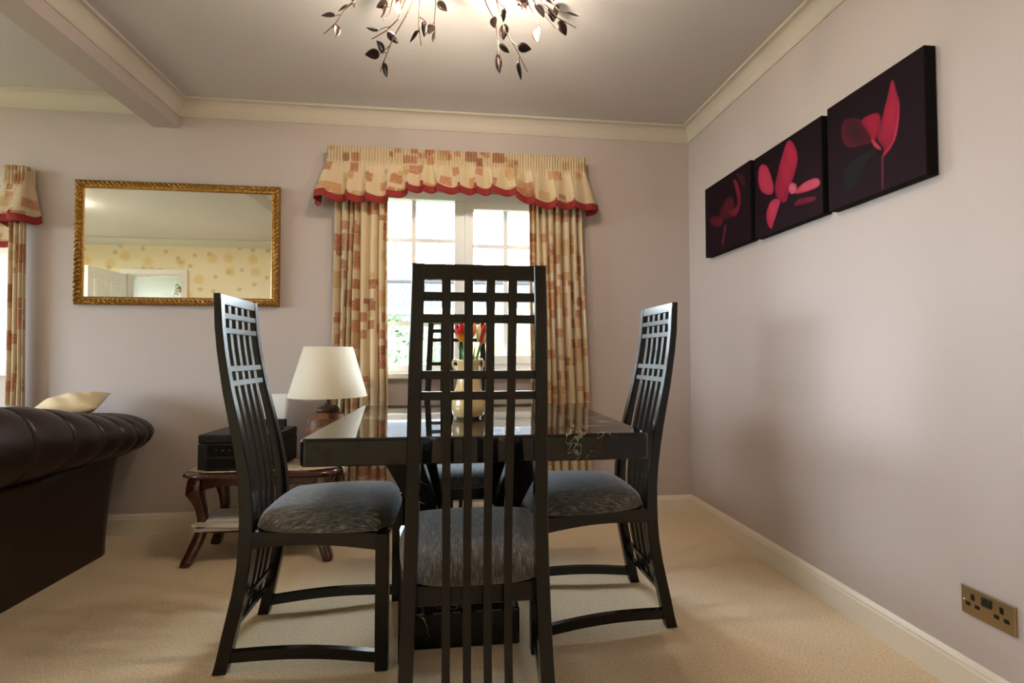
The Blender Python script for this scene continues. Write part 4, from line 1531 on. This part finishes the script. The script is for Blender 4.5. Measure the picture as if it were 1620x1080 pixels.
# cream cushion leaning in the far corner
cu = thing('scatter_cushion', 'cream scatter cushion peeping over the rolled back of the leather sofa', 'cushion', (-1.905, 2.610, 0.722))
nu = 25
top, bot = [], []
for j in range(nu):
    v = -1 + 2 * j / (nu - 1)
    ra, rb = [], []
    for i in range(nu):
        u = -1 + 2 * i / (nu - 1)
        pin = 1 - 0.10 * (u * u * (1 - v * v) * 0 + (1 - u * u) * v * v + (1 - v * v) * u * u)
        th = 0.065 * max(0.0, (1 - u ** 2) * (1 - v ** 2)) ** 0.42
        wr = 0.004 * math.sin(9 * u + 5 * v) * (1 - u * u) * (1 - v * v)
        ra.append((u * 0.135 * pin, v * 0.135 * pin, th * 0.8 + wr))
        rb.append((u * 0.135 * pin, v * 0.135 * pin, -th * 0.8 + wr))
    top.append(ra)
    bot.append(rb)
mb = MB().grid(top, nu, nu)
mb.grid(bot, nu, nu)
o = mb.build('cover', M['cream_fabric'], cu, smooth=True, merge=True)
o.rotation_euler = (R(12), R(-8), R(20))

# ================================================================== branch chandelier
HX, HY = 0.020, 1.660
cl = thing('chandelier', 'dark metal branch chandelier with leaf sprays hanging over the marble table', 'chandelier', (HX, HY, H))
MB().lathe([(0.0005, -0.032), (0.03, -0.031), (0.058, -0.024), (0.066, -0.012), (0.068, 0.0)], 32).build('ceiling_rose', M['copper'], cl, smooth=True)
MB().lathe([(0.0005, -0.115), (0.012, -0.112), (0.02, -0.100), (0.02, -0.085), (0.010, -0.075), (0.009, -0.03)], 20).build('hub', M['bronze'], cl, smooth=True)
BR = {
'A' :( [(-0.3, 1.7, 2.294), (-0.36, 1.7, 2.22), (-0.396, 1.7, 2.18), (-0.428, 1.7, 2.128), (-0.466, 1.7, 2.089)] , [((-0.428, 1.7, 2.157), (-0.46, 1.7, 2.148)), ((-0.421, 1.7, 2.124), (-0.427, 1.7, 2.097)), ((-0.381, 1.7, 2.2), (-0.396, 1.7, 2.183)), ((-0.373, 1.7, 2.232), (-0.373, 1.7, 2.214))] ),
'B' :( [(-0.127, 1.6, 2.208), (-0.168, 1.6, 2.118), (-0.215, 1.6, 2.028), (-0.243, 1.6, 1.951), (-0.257, 1.6, 1.909)] , [((-0.249, 1.6, 1.939), (-0.245, 1.6, 1.914)), ((-0.247, 1.6, 1.978), (-0.26, 1.6, 1.994)), ((-0.26, 1.6, 1.971), (-0.288, 1.6, 1.967))] ),
'B2' :( [(-0.16, 1.62, 2.232), (-0.201, 1.62, 2.108), (-0.239, 1.62, 2.065), (-0.288, 1.62, 2.031)] , [((-0.264, 1.62, 2.066), (-0.28, 1.62, 2.071)), ((-0.234, 1.62, 2.061), (-0.226, 1.62, 2.053))] ),
'C' :( [(-0.239, 1.82, 2.419), (-0.246, 1.82, 2.332), (-0.259, 1.82, 2.27), (-0.282, 1.82, 2.239)] , [((-0.271, 1.82, 2.289), (-0.278, 1.82, 2.264)), ((-0.269, 1.82, 2.313), (-0.283, 1.82, 2.305))] ),
'D' :( [(-0.114, 1.52, 2.167), (-0.122, 1.52, 2.105), (-0.125, 1.52, 2.022), (-0.117, 1.52, 1.957)] , [((-0.125, 1.52, 2.001), (-0.137, 1.52, 1.976)), ((-0.102, 1.52, 2.034), (-0.102, 1.52, 2.007))] ),
'E' :( [(-0.085, 1.84, 2.424), (-0.087, 1.84, 2.336), (-0.092, 1.84, 2.261), (-0.089, 1.84, 2.194)] , [((-0.089, 1.84, 2.224), (-0.089, 1.84, 2.194)), ((-0.099, 1.84, 2.248), (-0.106, 1.84, 2.227)), ((-0.077, 1.84, 2.345), (-0.053, 1.84, 2.322))] ),
'F' :( [(0.072, 1.78, 2.391), (0.108, 1.78, 2.301), (0.142, 1.78, 2.237), (0.157, 1.78, 2.084)] , [((0.144, 1.78, 2.108), (0.147, 1.78, 2.059)), ((0.156, 1.78, 2.148), (0.166, 1.78, 2.139)), ((0.132, 1.78, 2.254), (0.14, 1.78, 2.225))] ),
'G' :( [(0.108, 1.6, 2.273), (0.141, 1.6, 2.143), (0.162, 1.6, 2.079), (0.195, 1.6, 2.026), (0.237, 1.6, 1.943)] , [((0.21, 1.6, 1.976), (0.221, 1.6, 1.933)), ((0.154, 1.6, 2.105), (0.152, 1.6, 2.067)), ((0.206, 1.6, 2.029), (0.23, 1.6, 2.026)), ((0.162, 1.6, 2.156), (0.16, 1.6, 2.127))] ),
'H' :( [(0.2, 1.74, 2.371), (0.267, 1.74, 2.28), (0.286, 1.74, 2.238), (0.303, 1.74, 2.21)] , [((0.291, 1.74, 2.204), (0.306, 1.74, 2.152)), ((0.26, 1.74, 2.299), (0.229, 1.74, 2.281))] ),
'I' :( [(0.24, 1.86, 2.496), (0.311, 1.86, 2.378), (0.347, 1.86, 2.336), (0.389, 1.86, 2.29)] , [((0.311, 1.86, 2.378), (0.332, 1.86, 2.327)), ((0.358, 1.86, 2.35), (0.363, 1.86, 2.335)), ((0.389, 1.86, 2.384), (0.371, 1.86, 2.299))] ),
'J' :( [(0.243, 1.7, 2.367), (0.308, 1.7, 2.266), (0.365, 1.7, 2.216), (0.434, 1.7, 2.183)] , [((0.374, 1.7, 2.207), (0.393, 1.7, 2.17)), ((0.332, 1.7, 2.251), (0.351, 1.7, 2.234))] ),
'K' :( [(0.307, 1.8, 2.454), (0.361, 1.8, 2.347), (0.397, 1.8, 2.315), (0.432, 1.8, 2.308)] , [((0.422, 1.8, 2.31), (0.457, 1.8, 2.295)), ((0.326, 1.8, 2.37), (0.346, 1.8, 2.349))] ),
}


def leaf_mesh(a, b, seed):
    """pointed cupped leaf from a (stalk) to b (tip)"""
    a, b = Vector(a), Vector(b)
    d = b - a
    ln = max(0.046, min(0.066, d.length * 1.35))
    d.normalize()
    rr_ = random.Random(seed)
    sd = d.cross(Vector((rr_.uniform(-1, 1), rr_.uniform(-1, 1), rr_.uniform(-.3, .3))))
    sd = sd.normalized() if sd.length > 1e-3 else d.orthogonal().normalized()
    nr = d.cross(sd)
    nu, nv = 5, 8
    P = []
    for j in range(nv):
        v = j / (nv - 1)
        wv = ln * 0.34 * (math.sin(PI * (0.06 + 0.94 * v) ** 0.72)) ** 0.85 if j < nv - 1 else 0.0004
        row = []
        for i in range(nu):
            u = -1 + 2 * i / (nu - 1)
            row.append(a + d * (ln * v) + sd * (u * wv) + nr * (0.35 * wv * u * u + 0.18 * ln * v * v))
        P.append(row)
    return MB().grid(P, nu, nv)


hub = Vector((HX, HY, H - 0.095))
rc = random.Random(9)


def spray(path, leaves, seed, direct=None):
    pts = [Vector(p) for p in path]
    # depth drifts outward from the hub so that the spray is a curve in space
    s0 = hub + (pts[0] - hub) * 0.12
    full = bez(s0, (s0 + pts[0]) / 2 + Vector((0, 0, 0.02)), pts[0], 5)[:-1]
    for i in range(len(pts) - 1):
        for k in range(3):
            full.append(pts[i].lerp(pts[i + 1], k / 3))
    full.append(pts[-1])
    O = Vector((HX, HY, H))
    m_ = len(full)
    st_ = MB().tube([p - O for p in full], [0.0030 - 0.0016 * i / (m_ - 1) for i in range(m_)], 6).build('branch', M['copper'], cl, smooth=True)
    for k, (a, b) in enumerate(leaves):
        a, b = Vector(a), Vector(b)
        near = min(full, key=lambda p: (p - a).length + (0.05 if p.z < a.z else 0))
        if (near - a).length > 0.004:
            MB().tube([near - O, (near + a) / 2 - O + Vector((0, 0.003, 0.004)), a - O], [0.0016, 0.0014, 0.0012], 5).build('twig', M['copper'], st_, smooth=True)
        o = leaf_mesh(a - O, b - O, seed * 31 + k).build('leaf', M['bronze'], st_, smooth=True)
        o.modifiers.new('t', 'SOLIDIFY').thickness = 0.0008


for k, (key, (pth, lvs)) in enumerate(BR.items()):
    yo = {'A': .04, 'B': -.05, 'B2': -.04, 'C': .06, 'D': -.06, 'E': .06, 'F': .04, 'G': -.03, 'H': .03, 'I': .06, 'J': .02, 'K': .05}[key]
    spray(pth, lvs, k)
# sprays on the camera side of the fitting, above the frame
for k in range(7):
    a = R(195 + 150 * k / 6)
    rad = rc.uniform(0.30, 0.42)
    tip = Vector((HX + rad * math.cos(a), HY + rad * math.sin(a), rc.uniform(2.20, 2.27)))
    m1_ = hub.lerp(tip, 0.35) + Vector((0, 0, 0.02))
    m2_ = hub.lerp(tip, 0.7)
    lv = []
    for t in (0.55, 0.75, 0.92):
        b = hub.lerp(tip, t)
        lv.append((b, b + Vector((rc.uniform(-.03, .03), rc.uniform(-.03, .03), rc.uniform(-.03, .015)))))
    spray([m1_, m2_, tip], lv, 40 + k)
BULBS = [(-0.213, 1.715, 2.222), (0.242, 1.720, 2.242), (0.03, 1.43, 2.26)]
for k, b in enumerate(BULBS):
    b = Vector(b)
    O = Vector((HX, HY, H))
    s0 = hub
    arm = bez(s0 - O, (s0.lerp(b, 0.55) + Vector((0, 0, 0.06))) - O, b - O + Vector((0, 0, 0.022)), 8)
    MB().tube(arm, 0.004, 8).build('lamp_arm', M['copper'], cl, smooth=True)
    MB().lathe([(0.009, 0.028), (0.011, 0.020), (0.010, 0.010), (0.006, 0.006)], 14, tuple(b - O)).build('bulb_holder', M['copper'], cl, smooth=True)
    MB().lathe([(0.004, 0.006), (0.0075, 0.0), (0.0085, -0.010), (0.0075, -0.020), (0.0005, -0.026)], 14, tuple(b - O)).build('light_bulb', M['bulb'], cl, smooth=True)
    l = bpy.data.lights.new('bulb_light', 'POINT')
    l.energy = 3.6
    l.color = (1.0, 0.83, 0.64)
    l.shadow_soft_size = 0.03
    lo = bpy.data.objects.new('bulb_light', l)
    COL.objects.link(lo)
    lo.parent = cl
    lo.location = b - O + Vector((0, 0, -0.040))

# ceiling light of the living area (its glow shows in the mirror)
lv = thing('ceiling_light', 'round opal ceiling light in the adjoining living area', 'ceiling light', (-3.74, 0.72, H))
MB().lathe([(0.10, -0.018), (0.12, -0.012), (0.125, 0.0)], 32).build('ceiling_plate', M['brass'], lv, smooth=True)
MB().lathe([(0.0005, -0.105), (0.06, -0.098), (0.11, -0.075), (0.135, -0.045), (0.13, -0.018)], 32).build('opal_bowl', M['opal'], lv, smooth=True)

# ================================================================== outdoors
struct(MB().box(-30, 30, D + T + 0.02, 40, -0.40, -0.25).build('ground', M['lawn']))
struct(MB().box(-30, XL - 0.3, -20, D + T + 0.02, -0.40, -0.25).build('ground_side', M['lawn']))
hs = thing('bungalow', 'neighbouring bungalow with grey tiled roof seen through the dining window', 'house', (-1.0, 13.0, -0.25))
HXW = 7.0
MB().box(-HXW, HXW, 0, 6, 0, 2.45).build('wall', M['render_white'], hs)
rf = MB()
rf.add([(-HXW - .4, -0.45, 2.42), (HXW + .4, -0.45, 2.42), (HXW + .4, 3.0, 3.62), (-HXW - .4, 3.0, 3.62), (HXW + .4, 6.45, 2.42), (-HXW - .4, 6.45, 2.42)],
       [(0, 1, 2, 3), (3, 2, 4, 5), (0, 3, 5), (1, 4, 2), (0, 5, 4, 1)])
rf.build('roof', M['rooftile'], hs)
MB().tube([(-HXW - .4, 3.0, 3.63), (HXW + .4, 3.0, 3.63)], 0.09, 8).build('ridge', M['ridge'], hs)
MB().box(-HXW - .4, HXW + .4, -0.50, -0.43, 2.28, 2.46).build('gutter_board', M['render_white'], hs)
for xw in (-4.6, -1.6, 1.2, 4.4):
    fr_ = MB()
    fr_.box(xw - 0.75, xw + 0.75, -0.05, 0.02, 0.95, 2.15)
    wn_ = fr_.build('window_frame', M['upvc'], hs)
    for a, b in ((xw - 0.68, xw - 0.03), (xw + 0.03, xw + 0.68)):
        MB().box(a, b, -0.06, -0.045, 1.02, 2.08).build('pane', M['darkglass'], wn_)


def bush(name, label, cat, loc, sx, sy, sz, seed, cards=1500, size=0.10, trunk=True):
    root = thing(name, label, cat, loc)
    rr_ = random.Random(seed)
    core = MB()
    nu, nv = 22, 12
    P = []
    for j in range(nv):
        ph = PI * j / (nv - 1)
        row = []
        for i in range(nu):
            th = 2 * PI * i / nu
            k = 0.86 + 0.10 * math.sin(3 * th + seed) * math.sin(2 * ph) + rr_.uniform(-.05, .05)
            cx_, cy_ = math.cos(th), math.sin(th)
            kx = (abs(cx_) ** 3 + abs(cy_) ** 3) ** (-1 / 3)
            row.append((sx * k * math.sin(ph) ** 0.7 * cx_ * kx, sy * k * math.sin(ph) ** 0.7 * cy_ * kx, sz * (1 - k * math.cos(ph) * 0.98)))
        P.append(row)
    core.grid(P, nu, nv, closed=True)
    core.build('foliage_core', M['hedge'], root, smooth=True)
    lf = MB()
    for _ in range(cards):
        j, i = rr_.randrange(nv), rr_.randrange(nu)
        c = Vector(P[j][i]) + Vector((rr_.uniform(-.12, .12) * sx, rr_.uniform(-.12, .12) * sy, rr_.uniform(-.10, .10) * sz))
        d1 = Vector((rr_.uniform(-1, 1), rr_.uniform(-1, 1), rr_.uniform(-1, 1))).normalized() * size
        d2 = d1.orthogonal().normalized() * size * 0.45
        lf.add([c - d1, c - d2, c + d1, c + d2], [(0, 1, 2, 3)])
    o = lf.build('leaves', M['hedge'], root)
    o['kind'] = 'stuff'
    if trunk:
        MB().tube([(0, 0, 0), (0, 0, sz * 0.5)], [0.06, 0.04], 8).build('trunk', M['trunk'], root, smooth=True)
    return root


bush('hedge', 'clipped green garden hedge outside the left half of the dining window', 'hedge', (-2.05, 7.0, -0.25), 1.75, 0.5, 0.75, 3, 2600, 0.07)
bush('shrub', 'rounded green shrub in front of the bungalow', 'shrub', (-1.30, 10.2, -0.25), 1.0, 0.8, 1.02, 5, 1500, 0.08)
bush('hedge', 'green garden hedge outside the bay window', 'hedge', (-8.0, 8.0, -0.25), 2.5, 0.6, 0.75, 6, 1800, 0.09)
fc = thing('garden_fence', 'golden brown close-board garden fence outside the dining window', 'fence', (0.25, 6.6, -0.25))
for k in range(22):
    x = k * 0.125
    MB().box(x, x + 0.118, -0.010 if k % 2 else 0.004, 0.006 if k % 2 else 0.020, 0.05, 1.36 + 0.006 * (k % 3)).build('board', M['fence_wood'], fc)
for x in (0.0, 1.36, 2.70):
    MB().box(x - 0.04, x + 0.04, 0.022, 0.10, 0.0, 1.45).build('post', M['fence_wood'], fc)
for z in (0.25, 1.15):
    MB().box(0, 2.75, 0.021, 0.06, z, z + 0.07).build('rail', M['fence_wood'], fc)
